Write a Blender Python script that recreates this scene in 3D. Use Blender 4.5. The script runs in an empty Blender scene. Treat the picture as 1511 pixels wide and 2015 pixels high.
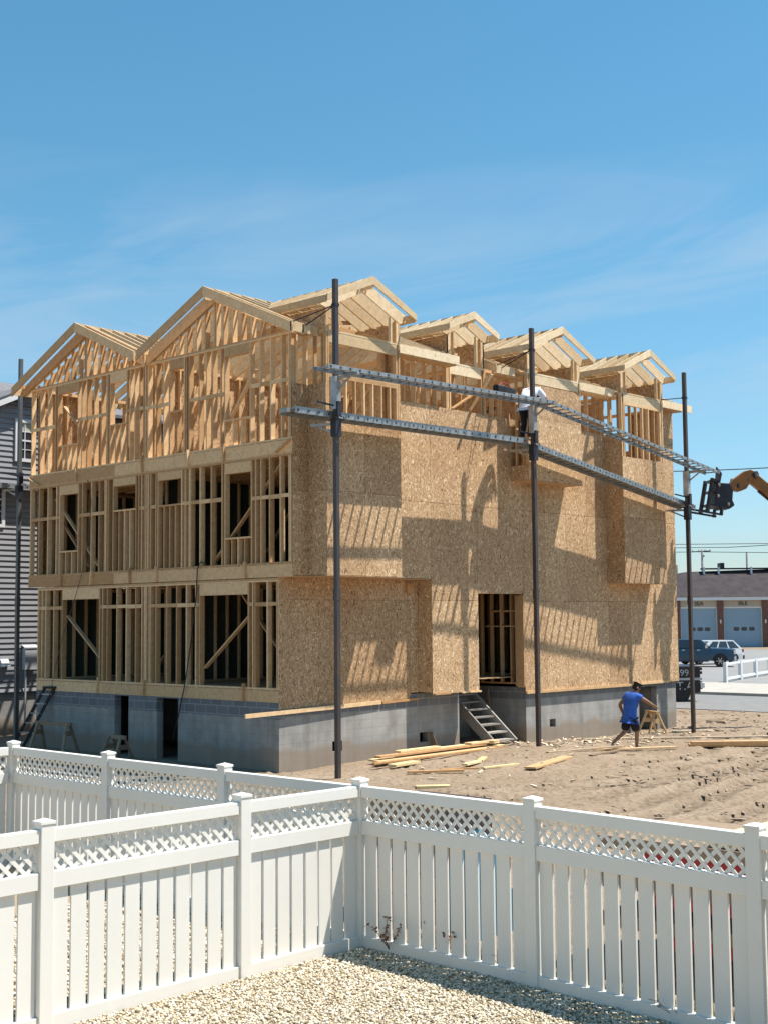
import bpy, bmesh, math, random
import numpy as np
from mathutils import Vector, Matrix
random.seed(7)
rng = np.random.default_rng(7)
SC = bpy.context.scene
COL = SC.collection
R = math.radians

# ------------------------------------------------------------------ camera
cd = bpy.data.cameras.new("camera")
cam = bpy.data.objects.new("camera", cd)
COL.objects.link(cam)
FW = Vector((0.72435892, 0.68455306, 0.08180015)); RT = Vector((0.68734617, -0.72627821, -0.00867186)); UP = Vector((-0.05347331, -0.06250656, 0.99661102))
CAM = Vector((-20.04395, -21.75459, 3.35))
cam.matrix_world = Matrix(((RT.x, UP.x, -FW.x, CAM.x), (RT.y, UP.y, -FW.y, CAM.y), (RT.z, UP.z, -FW.z, CAM.z), (0, 0, 0, 1)))
cd.sensor_fit = 'VERTICAL'; cd.sensor_height = 36.0; cd.lens = 2600.47 / 2015 * 36.0
cd.clip_start = 0.1; cd.clip_end = 3000
SC.camera = cam

# ------------------------------------------------------------------ materials
def new_mat(name, rough=0.7, metal=0.0, spec=0.3):
    m = bpy.data.materials.new(name); m.use_nodes = True
    nt = m.node_tree; b = nt.nodes['Principled BSDF']
    b.inputs['Roughness'].default_value = rough; b.inputs['Metallic'].default_value = metal
    b.inputs['Specular IOR Level'].default_value = spec
    return m, nt, b
def N(nt, t, **kw):
    n = nt.nodes.new(t)
    for k, v in kw.items(): setattr(n, k, v)
    return n
def ramp(nt, stops, interp='LINEAR'):
    n = nt.nodes.new('ShaderNodeValToRGB'); cr = n.color_ramp; cr.interpolation = interp
    while len(cr.elements) < len(stops): cr.elements.new(0.5)
    for e, (p, c) in zip(cr.elements, stops):
        e.position = p; e.color = (*c, 1) if len(c) == 3 else c
    return n
def mix(nt, a, b, fac, mode='MIX'):
    n = nt.nodes.new('ShaderNodeMix'); n.data_type = 'RGBA'; n.blend_type = mode; L = nt.links
    for sock, v in ((n.inputs[0], fac), (n.inputs[6], a), (n.inputs[7], b)):
        if isinstance(v, bpy.types.NodeSocket): L.new(v, sock)
        elif isinstance(v, (int, float)): sock.default_value = v
        else: sock.default_value = (*v, 1)
    return n.outputs[2]
def mapping(nt, scale=(1, 1, 1), rot=(0, 0, 0), coord='Object'):
    tc = N(nt, 'ShaderNodeTexCoord'); mp = N(nt, 'ShaderNodeMapping')
    mp.inputs['Scale'].default_value = scale; mp.inputs['Rotation'].default_value = rot
    nt.links.new(tc.outputs[coord], mp.inputs['Vector']); return mp.outputs[0]
def noise(nt, vec, scale, detail=4, rough=0.55, dist=0.0):
    n = N(nt, 'ShaderNodeTexNoise'); n.inputs['Scale'].default_value = scale
    n.inputs['Detail'].default_value = detail; n.inputs['Roughness'].default_value = rough; n.inputs['Distortion'].default_value = dist
    nt.links.new(vec, n.inputs['Vector']); return n.outputs['Fac']
def bump(nt, b, h, strength=0.3, dist=0.01):
    n = N(nt, 'ShaderNodeBump'); n.inputs['Strength'].default_value = strength; n.inputs['Distance'].default_value = dist
    nt.links.new(h, n.inputs['Height']); nt.links.new(n.outputs[0], b.inputs['Normal'])
def plain(name, col, rough=0.6, metal=0.0, var=0.08, scale=3.0, spec=0.3):
    m, nt, b = new_mat(name, rough, metal, spec)
    v = mapping(nt); f = noise(nt, v, scale, 5)
    lo = tuple(max(0, c * (1 - var)) for c in col); hi = tuple(min(1, c * (1 + var)) for c in col)
    r = ramp(nt, [(0.3, lo), (0.7, hi)]); nt.links.new(f, r.inputs[0]); nt.links.new(r.outputs[0], b.inputs['Base Color'])
    return m
def lumber(name, light, dark, rough=0.65):
    m, nt, b = new_mat(name, rough, 0, 0.25); L = nt.links
    geo = N(nt, 'ShaderNodeNewGeometry'); info = N(nt, 'ShaderNodeObjectInfo')
    add = N(nt, 'ShaderNodeMath', operation='ADD'); L.new(geo.outputs['Random Per Island'], add.inputs[0]); L.new(info.outputs['Random'], add.inputs[1])
    fr = N(nt, 'ShaderNodeMath', operation='FRACT'); L.new(add.outputs[0], fr.inputs[0])
    r = ramp(nt, [(0.0, dark), (0.45, tuple((a + c) / 2 for a, c in zip(light, dark))), (0.8, light), (1.0, tuple(min(1, c * 1.06) for c in light))]); L.new(fr.outputs[0], r.inputs[0])
    v = mapping(nt); g = noise(nt, v, 9, 5, 0.6, 0.6)
    r2 = ramp(nt, [(0.35, (0.80, 0.75, 0.68)), (0.6, (1, 1, 1))]); L.new(g, r2.inputs[0])
    c1 = mix(nt, r.outputs[0], r2.outputs[0], 0.8, 'MULTIPLY')
    vo = N(nt, 'ShaderNodeTexVoronoi'); vo.inputs['Scale'].default_value = 3.2; L.new(v, vo.inputs['Vector'])
    rk = ramp(nt, [(0.03, (0.28, 0.16, 0.08)), (0.075, (1, 1, 1))]); L.new(vo.outputs['Distance'], rk.inputs[0])
    c2 = mix(nt, c1, rk.outputs[0], 0.9, 'MULTIPLY')
    L.new(c2, b.inputs['Base Color']); return m
M = {}
M['lumber'] = lumber('lumber', (0.75, 0.525, 0.30), (0.46, 0.27, 0.125))
M['rafter'] = lumber('rafter_lumber', (0.76, 0.62, 0.42), (0.56, 0.41, 0.235))
M['old_wood'] = lumber('old_wood', (0.30, 0.22, 0.15), (0.19, 0.13, 0.09))
M['cream_wood'] = lumber('cream_wood', (0.62, 0.54, 0.40), (0.54, 0.46, 0.33))
M['grey_wood'] = lumber('grey_wood', (0.36, 0.335, 0.30), (0.22, 0.20, 0.18))
M['orange_wood'] = lumber('orange_wood', (0.55, 0.33, 0.15), (0.42, 0.23, 0.1))
M['pale_wood'] = lumber('pale_wood', (0.78, 0.64, 0.36), (0.66, 0.50, 0.26))

def make_osb():
    m, nt, b = new_mat('osb', 0.75, 0, 0.25); L = nt.links
    tc = N(nt, 'ShaderNodeTexCoord')
    nz = N(nt, 'ShaderNodeTexNoise'); nz.inputs['Scale'].default_value = 4.5; nz.inputs['Detail'].default_value = 2
    L.new(tc.outputs['Object'], nz.inputs['Vector'])
    sub = N(nt, 'ShaderNodeVectorMath', operation='SUBTRACT'); L.new(nz.outputs['Color'], sub.inputs[0]); sub.inputs[1].default_value = (0.5, 0.5, 0.5)
    sc = N(nt, 'ShaderNodeVectorMath', operation='SCALE'); L.new(sub.outputs[0], sc.inputs[0]); sc.inputs['Scale'].default_value = 0.30
    ad = N(nt, 'ShaderNodeVectorMath', operation='ADD'); L.new(tc.outputs['Object'], ad.inputs[0]); L.new(sc.outputs[0], ad.inputs[1])
    outs = []
    for i, (s, rot) in enumerate((((54, 54, 16), (0.25, 0.25, 0)), ((47, 47, 14), (-0.35, -0.35, 0.0)))):
        mp = N(nt, 'ShaderNodeMapping'); mp.inputs['Scale'].default_value = s; mp.inputs['Rotation'].default_value = rot
        mp.inputs['Location'].default_value = (i * 3.3, i * 1.7, i * 2.1)
        L.new(ad.outputs[0], mp.inputs['Vector'])
        vo = N(nt, 'ShaderNodeTexVoronoi'); vo.inputs['Scale'].default_value = 1.0; L.new(mp.outputs[0], vo.inputs['Vector'])
        sp = N(nt, 'ShaderNodeSeparateColor'); L.new(vo.outputs['Color'], sp.inputs[0]); outs.append((sp.outputs[0], sp.outputs[1], vo.outputs['Distance']))
    r1 = ramp(nt, [(0.0, (0.17, 0.09, 0.042)), (0.10, (0.33, 0.205, 0.108)), (0.5, (0.455, 0.305, 0.172)), (0.82, (0.55, 0.395, 0.245)), (0.97, (0.74, 0.585, 0.40))])
    L.new(outs[0][0], r1.inputs[0])
    r2 = ramp(nt, [(0.0, (0.15, 0.08, 0.037)), (0.09, (0.32, 0.205, 0.108)), (0.6, (0.48, 0.33, 0.19)), (0.9, (0.575, 0.42, 0.265)), (0.97, (0.77, 0.62, 0.44))])
    L.new(outs[1][0], r2.inputs[0])
    gt = N(nt, 'ShaderNodeMath', operation='GREATER_THAN'); L.new(outs[1][1], gt.inputs[0]); gt.inputs[1].default_value = 0.5
    c = mix(nt, r1.outputs[0], r2.outputs[0], gt.outputs[0])
    big = N(nt, 'ShaderNodeTexNoise'); big.inputs['Scale'].default_value = 0.9; big.inputs['Detail'].default_value = 5; L.new(tc.outputs['Object'], big.inputs['Vector'])
    rb = ramp(nt, [(0.3, (0.86, 0.83, 0.80)), (0.7, (1.0, 1.0, 1.0))]); L.new(big.outputs['Fac'], rb.inputs[0])
    c = mix(nt, c, rb.outputs[0], 1.0, 'MULTIPLY')
    info = N(nt, 'ShaderNodeObjectInfo'); ri = ramp(nt, [(0.0, (0.94, 0.87, 0.80)), (0.6, (1.10, 1.045, 0.99)), (1.0, (1.17, 1.14, 1.09))]); L.new(info.outputs['Random'], ri.inputs[0])
    c = mix(nt, c, ri.outputs[0], 1.0, 'MULTIPLY')
    L.new(c, b.inputs['Base Color']); bump(nt, b, outs[0][0], 0.35, 0.004)
    return m
M['osb'] = make_osb()

def make_block(name, exposed):
    m, nt, b = new_mat(name, 0.9, 0, 0.15); L = nt.links
    # brick texture laid on the wall: u = X + Y, v = Z
    tc = N(nt, 'ShaderNodeTexCoord'); sp = N(nt, 'ShaderNodeSeparateXYZ'); L.new(tc.outputs['Object'], sp.inputs[0])
    ad = N(nt, 'ShaderNodeMath', operation='ADD'); L.new(sp.outputs[0], ad.inputs[0]); L.new(sp.outputs[1], ad.inputs[1])
    cb = N(nt, 'ShaderNodeCombineXYZ'); L.new(ad.outputs[0], cb.inputs[0]); L.new(sp.outputs[2], cb.inputs[1])
    br = N(nt, 'ShaderNodeTexBrick'); br.inputs['Scale'].default_value = 1.0; br.inputs['Brick Width'].default_value = 0.405; br.inputs['Row Height'].default_value = 0.2
    br.inputs['Mortar Size'].default_value = 0.012; br.inputs['Color1'].default_value = (0.185, 0.19, 0.20, 1); br.inputs['Color2'].default_value = (0.15, 0.155, 0.165, 1); br.inputs['Mortar'].default_value = (0.28, 0.28, 0.28, 1)
    L.new(cb.outputs[0], br.inputs['Vector'])
    v = mapping(nt); f = noise(nt, v, 1.6, 8, 0.62)
    par = ramp(nt, [(0.30, (0.245, 0.235, 0.215)), (0.5, (0.33, 0.318, 0.295)), (0.7, (0.385, 0.372, 0.345))]); L.new(f, par.inputs[0])
    # parging stops below the two top courses, with a ragged line
    f2 = noise(nt, v, 7.0, 3)
    ad2 = N(nt, 'ShaderNodeMath', operation='MULTIPLY_ADD'); L.new(f2, ad2.inputs[0]); ad2.inputs[1].default_value = 0.10; L.new(sp.outputs[2], ad2.inputs[2])
    gt = N(nt, 'ShaderNodeMath', operation='GREATER_THAN'); L.new(ad2.outputs[0], gt.inputs[0]); gt.inputs[1].default_value = exposed + 0.05
    fb = noise(nt, v, 30, 4)
    jl = ramp(nt, [(0.0, (1, 1, 1)), (1.0, (0.88, 0.88, 0.88))]); L.new(br.outputs['Fac'], jl.inputs[0])
    pc = mix(nt, par.outputs[0], jl.outputs[0], 0.8, 'MULTIPLY')
    stv = noise(nt, mapping(nt, (3.2, 3.2, 0.28)), 1.0, 6, 0.65); sr = ramp(nt, [(0.40, (0.80, 0.79, 0.78)), (0.58, (1, 1, 1))]); L.new(stv, sr.inputs[0])
    pc = mix(nt, pc, sr.outputs[0], 0.85, 'MULTIPLY')
    c = mix(nt, pc, br.outputs['Color'], gt.outputs[0])
    sz = N(nt, 'ShaderNodeMath', operation='MULTIPLY_ADD'); L.new(f, sz.inputs[0]); sz.inputs[1].default_value = -0.75; L.new(sp.outputs[2], sz.inputs[2])
    ss = ramp(nt, [(0.0, (0.7, 0.7, 0.7)), (0.16, (0, 0, 0))]); L.new(sz.outputs[0], ss.inputs[0])
    c = mix(nt, c, (0.25, 0.19, 0.135), ss.outputs[0])
    L.new(c, b.inputs['Base Color']); bump(nt, b, fb, 0.25, 0.01)
    return m
M['block'] = make_block('block_wall', 1.16)
M['block_side'] = make_block('block_wall_side', 1.20)

def make_sand():
    m, nt, b = new_mat('sand', 0.95, 0, 0.1); L = nt.links
    v = mapping(nt)
    f1 = noise(nt, v, 0.35, 8, 0.6); f2 = noise(nt, v, 9, 6, 0.65); f3 = noise(nt, v, 60, 3)
    r = ramp(nt, [(0.3, (0.235, 0.180, 0.127)), (0.5, (0.285, 0.222, 0.160)), (0.7, (0.335, 0.268, 0.200))]); L.new(f1, r.inputs[0])
    r2 = ramp(nt, [(0.36, (0.55, 0.50, 0.46)), (0.52, (1, 1, 1))]); L.new(f2, r2.inputs[0])
    c = mix(nt, r.outputs[0], r2.outputs[0], 0.8, 'MULTIPLY')
    r3 = ramp(nt, [(0.3, (0.8, 0.78, 0.76)), (0.65, (1.05, 1.04, 1.0))]); L.new(f3, r3.inputs[0])
    c = mix(nt, c, r3.outputs[0], 0.7, 'MULTIPLY')
    at = N(nt, 'ShaderNodeAttribute'); at.attribute_name = 'rut_shade'   # shade of the tyre ruts, painted dark into the sand
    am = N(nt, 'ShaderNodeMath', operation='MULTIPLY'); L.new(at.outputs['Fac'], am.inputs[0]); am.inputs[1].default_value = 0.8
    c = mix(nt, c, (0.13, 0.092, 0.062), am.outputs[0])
    f4 = noise(nt, mapping(nt, (1.0, 1.6, 1.0)), 3.0, 6, 0.72); r4 = ramp(nt, [(0.57, (0, 0, 0)), (0.68, (1, 1, 1))]); L.new(f4, r4.inputs[0])
    c = mix(nt, c, (0.19, 0.14, 0.10), r4.outputs[0])
    L.new(c, b.inputs['Base Color']); bump(nt, b, f2, 0.7, 0.06)
    return m
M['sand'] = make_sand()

def make_pebble():
    m, nt, b = new_mat('pebble', 0.75, 0, 0.3); L = nt.links
    geo = N(nt, 'ShaderNodeNewGeometry')
    r = ramp(nt, [(0.0, (0.20, 0.15, 0.09)), (0.18, (0.39, 0.31, 0.19)), (0.4, (0.52, 0.44, 0.30)), (0.7, (0.61, 0.54, 0.41)), (1.0, (0.70, 0.66, 0.57))])
    L.new(geo.outputs['Random Per Island'], r.inputs[0]); L.new(r.outputs[0], b.inputs['Base Color']); return m
M['pebble'] = make_pebble()
M['clod'] = plain('clod_soil', (0.29, 0.225, 0.163), 0.95, 0, 0.3, 3)
M['gravel_base'] = plain('gravel_base', (0.30, 0.235, 0.155), 0.95, 0, 0.35, 40)
M['asphalt'] = plain('asphalt', (0.19, 0.186, 0.178), 0.9, 0, 0.14, 2.0)
M['lot_asphalt'] = plain('lot_asphalt', (0.225, 0.22, 0.21), 0.9, 0, 0.10, 0.6)
M['concrete'] = plain('concrete', (0.38, 0.352, 0.305), 0.9, 0, 0.12, 1.4)
M['vinyl'] = plain('white_vinyl', (0.735, 0.705, 0.64), 0.45, 0, 0.03, 1.2, 0.4)
M['alu'] = plain('aluminium', (0.30, 0.31, 0.31), 0.45, 0.55, 0.2, 5)
M['alu_dark'] = plain('worn_aluminium', (0.36, 0.37, 0.37), 0.5, 0.5, 0.3, 5)
def pole_mat():
    m, nt, b = new_mat('pole_paint', 0.42, 0.35, 0.5); L = nt.links
    v = mapping(nt, (6, 6, 1.4)); f = noise(nt, v, 1.5, 6)
    r = ramp(nt, [(0.42, (0.055, 0.05, 0.055)), (0.60, (0.085, 0.06, 0.05)), (0.72, (0.17, 0.085, 0.05))]); L.new(f, r.inputs[0])
    L.new(r.outputs[0], b.inputs['Base Color']); return m
M['pole'] = pole_mat()
M['pole_grey'] = plain('pole_grey', (0.13, 0.135, 0.14), 0.5, 0.4, 0.2, 3)
M['black'] = plain('black_rubber', (0.02, 0.02, 0.022), 0.6, 0, 0.2, 3)
M['dark_steel'] = plain('dark_steel', (0.035, 0.035, 0.045), 0.5, 0.3, 0.25, 4)
M['boom_paint'] = plain('boom_paint', (0.26, 0.115, 0.035), 0.5, 0.1, 0.25, 2.5)
M['siding'] = plain('grey_siding', (0.25, 0.252, 0.265), 0.6, 0, 0.05, 2)
M['shingle'] = plain('brown_shingle', (0.05, 0.041, 0.042), 0.95, 0, 0.25, 1.2)
M['shingle_grey'] = plain('grey_shingle', (0.16, 0.155, 0.16), 0.95, 0, 0.3, 6)
M['brick'] = plain('red_brown_brick', (0.16, 0.085, 0.07), 0.9, 0, 0.2, 3)
M['fascia_tan'] = plain('tan_panel', (0.40, 0.36, 0.30), 0.7, 0, 0.08, 1)
M['trim_white'] = plain('white_trim', (0.68, 0.68, 0.67), 0.5, 0, 0.04, 2)
M['door_blue'] = plain('pale_blue_door', (0.25, 0.36, 0.46), 0.5, 0, 0.05, 0.5)
M['glass'] = plain('dark_glass', (0.03, 0.04, 0.05), 0.08, 0, 0.2, 1, 0.6)
M['blind'] = plain('pale_blind', (0.42, 0.42, 0.32), 0.7, 0, 0.05, 2)
M['grey_box'] = plain('grey_box', (0.42, 0.44, 0.46), 0.6, 0, 0.1, 3)
M['letter'] = plain('dark_letter', (0.03, 0.03, 0.035), 0.6)
M['letter_white'] = plain('white_letter', (0.75, 0.75, 0.73), 0.6)
M['truck_blue'] = plain('truck_paint', (0.035, 0.07, 0.11), 0.22, 0.35, 0.05, 1, 0.6)
M['suv_silver'] = plain('suv_paint', (0.60, 0.60, 0.59), 0.25, 0.1, 0.04, 1, 0.6)
M['chrome'] = plain('chrome', (0.7, 0.7, 0.72), 0.18, 0.95, 0.05, 2)
M['trailer_black'] = plain('trailer_black', (0.03, 0.025, 0.027), 0.4, 0.1, 0.2, 3)
M['utility'] = plain('utility_wood', (0.16, 0.15, 0.15), 0.9, 0, 0.2, 3)
M['skin'] = plain('skin', (0.27, 0.145, 0.09), 0.6, 0, 0.06, 9)
M['hair'] = plain('dark_hair', (0.02, 0.016, 0.014), 0.7)
M['shirt_blue'] = plain('blue_cotton', (0.035, 0.115, 0.43), 0.85, 0, 0.15, 7)
M['shorts'] = plain('black_cotton', (0.014, 0.015, 0.022), 0.85, 0, 0.2, 7)
M['shirt_white'] = plain('white_cotton', (0.66, 0.70, 0.78), 0.85, 0, 0.06, 7)
M['shirt_dark'] = plain('dark_cotton', (0.05, 0.04, 0.04), 0.85, 0, 0.2, 7)
M['cap'] = plain('grey_cap', (0.09, 0.12, 0.17), 0.8, 0, 0.1, 7)
M['shoe'] = plain('tan_shoe', (0.42, 0.36, 0.29), 0.8, 0, 0.15, 9)
M['red'] = plain('red_paint', (0.36, 0.035, 0.035), 0.5, 0, 0.2, 2)
M['blue_tarp'] = plain('blue_tarp', (0.015, 0.13, 0.22), 0.5, 0, 0.15, 2)
M['dead_plant'] = plain('dead_plant', (0.17, 0.075, 0.04), 0.9, 0, 0.4, 12)
M['twig'] = plain('grey_twig', (0.30, 0.25, 0.22), 0.9, 0, 0.3, 12)
M['grass'] = plain('grass', (0.11, 0.13, 0.035), 0.9, 0, 0.5, 6)
M['wire'] = plain('wire', (0.04, 0.045, 0.05), 0.7)
M['green_shade_board'] = plain('dark_green_board', (0.045, 0.058, 0.05), 0.9, 0, 0.15, 2)  # green board colour, its darkness also standing in for interior shade
M['rope'] = plain('rope', (0.12, 0.08, 0.06), 0.9)
M['scrap'] = lumber('scrap_wood', (0.72, 0.62, 0.46), (0.42, 0.32, 0.21))

# ------------------------------------------------------------------ mesh builder
class MB:
    def __init__(s): s.v = []; s.f = []
    def _add(s, vs, fs):
        o = len(s.v); s.v += [tuple(v) for v in vs]; s.f += [tuple(i + o for i in f) for f in fs]; return s
    def box(s, x0, x1, y0, y1, z0, z1):
        if x0 > x1: x0, x1 = x1, x0
        if y0 > y1: y0, y1 = y1, y0
        if z0 > z1: z0, z1 = z1, z0
        v = [(x0, y0, z0), (x1, y0, z0), (x1, y1, z0), (x0, y1, z0), (x0, y0, z1), (x1, y0, z1), (x1, y1, z1), (x0, y1, z1)]
        return s._add(v, [(0, 3, 2, 1), (4, 5, 6, 7), (0, 1, 5, 4), (1, 2, 6, 5), (2, 3, 7, 6), (3, 0, 4, 7)])
    def beam(s, p0, p1, w, h, up=(0, 0, 1)):
        p0 = Vector(p0); p1 = Vector(p1); d = (p1 - p0).normalized(); u = Vector(up)
        if abs(d.dot(u)) > 0.98: u = Vector((1, 0, 0))
        a = d.cross(u).normalized() * (w / 2); b = a.cross(d).normalized() * (h / 2)
        v = [p0 - a - b, p0 + a - b, p0 + a + b, p0 - a + b, p1 - a - b, p1 + a - b, p1 + a + b, p1 - a + b]
        return s._add(v, [(0, 1, 2, 3)[::-1], (4, 5, 6, 7), (0, 1, 5, 4), (1, 2, 6, 5), (2, 3, 7, 6), (3, 0, 4, 7)][::1])
    def prism(s, pts, ext):
        # pts: 3D polygon, ext: extrusion vector
        e = Vector(ext); n = len(pts); a = [Vector(p) for p in pts]; nrm = Vector((0, 0, 0))
        for i in range(n): nrm += (a[i] - a[0]).cross(a[(i + 1) % n] - a[0])
        if nrm.dot(e) > 0: a = a[::-1]
        v = a + [p + e for p in a]
        return s._add(v, [tuple(range(n)), tuple(range(2 * n - 1, n - 1, -1))] + [(i, i + n, (i + 1) % n + n, (i + 1) % n) for i in range(n)])
    def tube(s, pts, r, n=8, r2=None, cap=True):
        pts = [Vector(p) for p in pts]; rings = []; k = len(pts)
        ref = None
        for i, p in enumerate(pts):
            d = (pts[min(i + 1, k - 1)] - pts[max(i - 1, 0)]).normalized()
            if ref is None: ref = Vector((0, 0, 1)) if abs(d.z) < 0.9 else Vector((1, 0, 0))
            a = d.cross(ref).normalized(); b = d.cross(a).normalized(); ref = a.cross(d) if False else ref
            rr = r if r2 is None else r + (r2 - r) * i / max(1, k - 1)
            rings.append([p + (a * math.cos(t) + b * math.sin(t)) * rr for t in [2 * math.pi * j / n for j in range(n)]])
        v = [q for ring in rings for q in ring]; f = []
        for i in range(k - 1):
            for j in range(n): f.append((i * n + j, i * n + (j + 1) % n, (i + 1) * n + (j + 1) % n, (i + 1) * n + j))
        if cap: f += [tuple(range(n))[::-1], tuple((k - 1) * n + j for j in range(n))]
        return s._add(v, f)
    def lathe(s, prof, c, axis='z', n=20):
        v = []; f = []; k = len(prof)
        for (r, h) in prof:
            for j in range(n):
                t = 2 * math.pi * j / n; x, y = r * math.cos(t), r * math.sin(t)
                p = {'z': (x, y, h), 'y': (x, h, y), 'x': (h, x, y)}[axis]; v.append((c[0] + p[0], c[1] + p[1], c[2] + p[2]))
        for i in range(k - 1):
            for j in range(n): f.append((i * n + j, i * n + (j + 1) % n, (i + 1) * n + (j + 1) % n, (i + 1) * n + j))
        f += [tuple(range(n))[::-1], tuple((k - 1) * n + j for j in range(n))]
        return s._add(v, f)
    def loft(s, rings):
        n = len(rings[0]); v = [p for r_ in rings for p in r_]; f = []
        for i in range(len(rings) - 1):
            for j in range(n): f.append((i * n + j, i * n + (j + 1) % n, (i + 1) * n + (j + 1) % n, (i + 1) * n + j))
        f += [tuple(range(n))[::-1], tuple((len(rings) - 1) * n + j for j in range(n))]
        return s._add(v, f)
    def mesh(s, name, mat, off=(0, 0, 0), smooth=False):
        me = bpy.data.meshes.new(name)
        o = Vector(off); me.from_pydata([Vector(v) - o for v in s.v], [], s.f)
        bm = bmesh.new(); bm.from_mesh(me); bmesh.ops.recalc_face_normals(bm, faces=bm.faces); bm.to_mesh(me); bm.free()
        if smooth:
            for p in me.polygons: p.use_smooth = True
        me.materials.append(M[mat] if isinstance(mat, str) else mat); me.update(); return me
def wloc(o):
    l = Vector((0, 0, 0))
    while o: l += o.location; o = o.parent
    return l
def part(name, mb, mat, parent, smooth=False, bevel=0, label=None):
    me = mb.mesh(name, mat, wloc(parent), smooth)
    o = bpy.data.objects.new(name, me); COL.objects.link(o); o.parent = parent
    if label: o['label'] = label
    if bevel:
        b = o.modifiers.new('bevel', 'BEVEL'); b.width = bevel; b.segments = 2; b.limit_method = 'ANGLE'
    return o
def thing(name, label, cat, loc=(0, 0, 0), rz=0.0, group=None):
    o = bpy.data.objects.new(name, None); COL.objects.link(o); o.location = loc; o.rotation_euler = (0, 0, rz)
    o.empty_display_size = 0.3; o['label'] = label; o['category'] = cat
    if group: o['group'] = group
    return o
def single(name, mb, mat, label=None, cat=None, group=None, kind=None, smooth=False, bevel=0, loc=(0, 0, 0)):
    me = mb.mesh(name, mat, loc, smooth); o = bpy.data.objects.new(name, me); COL.objects.link(o); o.location = loc
    if label: o['label'] = label
    if cat: o['category'] = cat
    if group: o['group'] = group
    if kind: o['kind'] = kind
    if bevel:
        b = o.modifiers.new('bevel', 'BEVEL'); b.width = bevel; b.segments = 2; b.limit_method = 'ANGLE'
    return o
def text_part(name, body, size, mat, parent, mw, depth=0.02):
    cu = bpy.data.curves.new(name, 'FONT'); cu.body = body; cu.size = size; cu.align_x = 'CENTER'; cu.align_y = 'CENTER'; cu.extrude = depth
    tmp = bpy.data.objects.new(name + '_tmp', cu); COL.objects.link(tmp)
    dg = bpy.context.evaluated_depsgraph_get(); me = bpy.data.meshes.new_from_object(tmp.evaluated_get(dg))
    bpy.data.objects.remove(tmp); bpy.data.curves.remove(cu)
    me.materials.clear(); me.materials.append(M[mat]); me.transform(mw); me.name = name
    o = bpy.data.objects.new(name, me); COL.objects.link(o); o.parent = parent; return o

# ------------------------------------------------------------------ ground
def mound(x, y):
    t = np.clip((y + 6.5) / 5.5, 0, 1); t = t * t * (3 - 2 * t)
    return 0.15 * np.exp(-((x - 6.5) / 3.6) ** 2) * t
def vnoise(x, y, seed):
    r_ = np.random.default_rng(seed); tab = r_.random((64, 64))
    xi = np.floor(x).astype(int); yi = np.floor(y).astype(int); fx = x - xi; fy = y - yi
    fx = fx * fx * (3 - 2 * fx); fy = fy * fy * (3 - 2 * fy)
    g = lambda a, b: tab[a % 64, b % 64]
    return (g(xi, yi) * (1 - fx) + g(xi + 1, yi) * fx) * (1 - fy) + (g(xi, yi + 1) * (1 - fx) + g(xi + 1, yi + 1) * fx) * fy
def fbm(x, y, sc, seed, oct=4):
    o = np.zeros_like(x); a = 0.5
    for i in range(oct): o += a * (vnoise(x * sc, y * sc, seed + i) - 0.5); sc *= 2.05; a *= 0.55
    return o
xs = np.concatenate([[-900, -400, -150, -60, -30, -18, -13, -10.6], np.arange(-9.9, 12.01, 0.085), np.arange(12.15, 23.3, 0.16), [23.5, 26, 30, 36, 45, 60, 90, 140, 260, 600, 1200]])
ys = np.concatenate([[-900, -400, -150, -70, -40, -30, -24], np.arange(-20, -14.01, 0.3), np.arange(-13.95, 0.9, 0.085), [1.2, 2, 4, 8, 14, 20, 30, 50, 90, 160, 400, 1200]])
GX, GY = np.meshgrid(xs, ys, indexing='ij')
fade = np.clip((GX + 10.0) / 1.2, 0, 1) * np.clip((23.2 - GX) / 1.0, 0, 1) * np.clip((GY + 19) / 2, 0, 1) * np.clip((0.9 - GY) / 0.4, 0, 1)
GZ = mound(GX, GY) + fade * (fbm(GX, GY, 0.45, 3) * 0.09 - 0.02 + fbm(GX, GY, 2.0, 11) * 0.045 + np.maximum(fbm(GX, GY, 2.6, 41, 3) - 0.16, 0) * 0.45 + fbm(GX, GY, 6.0, 21, 2) * 0.022)
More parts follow.
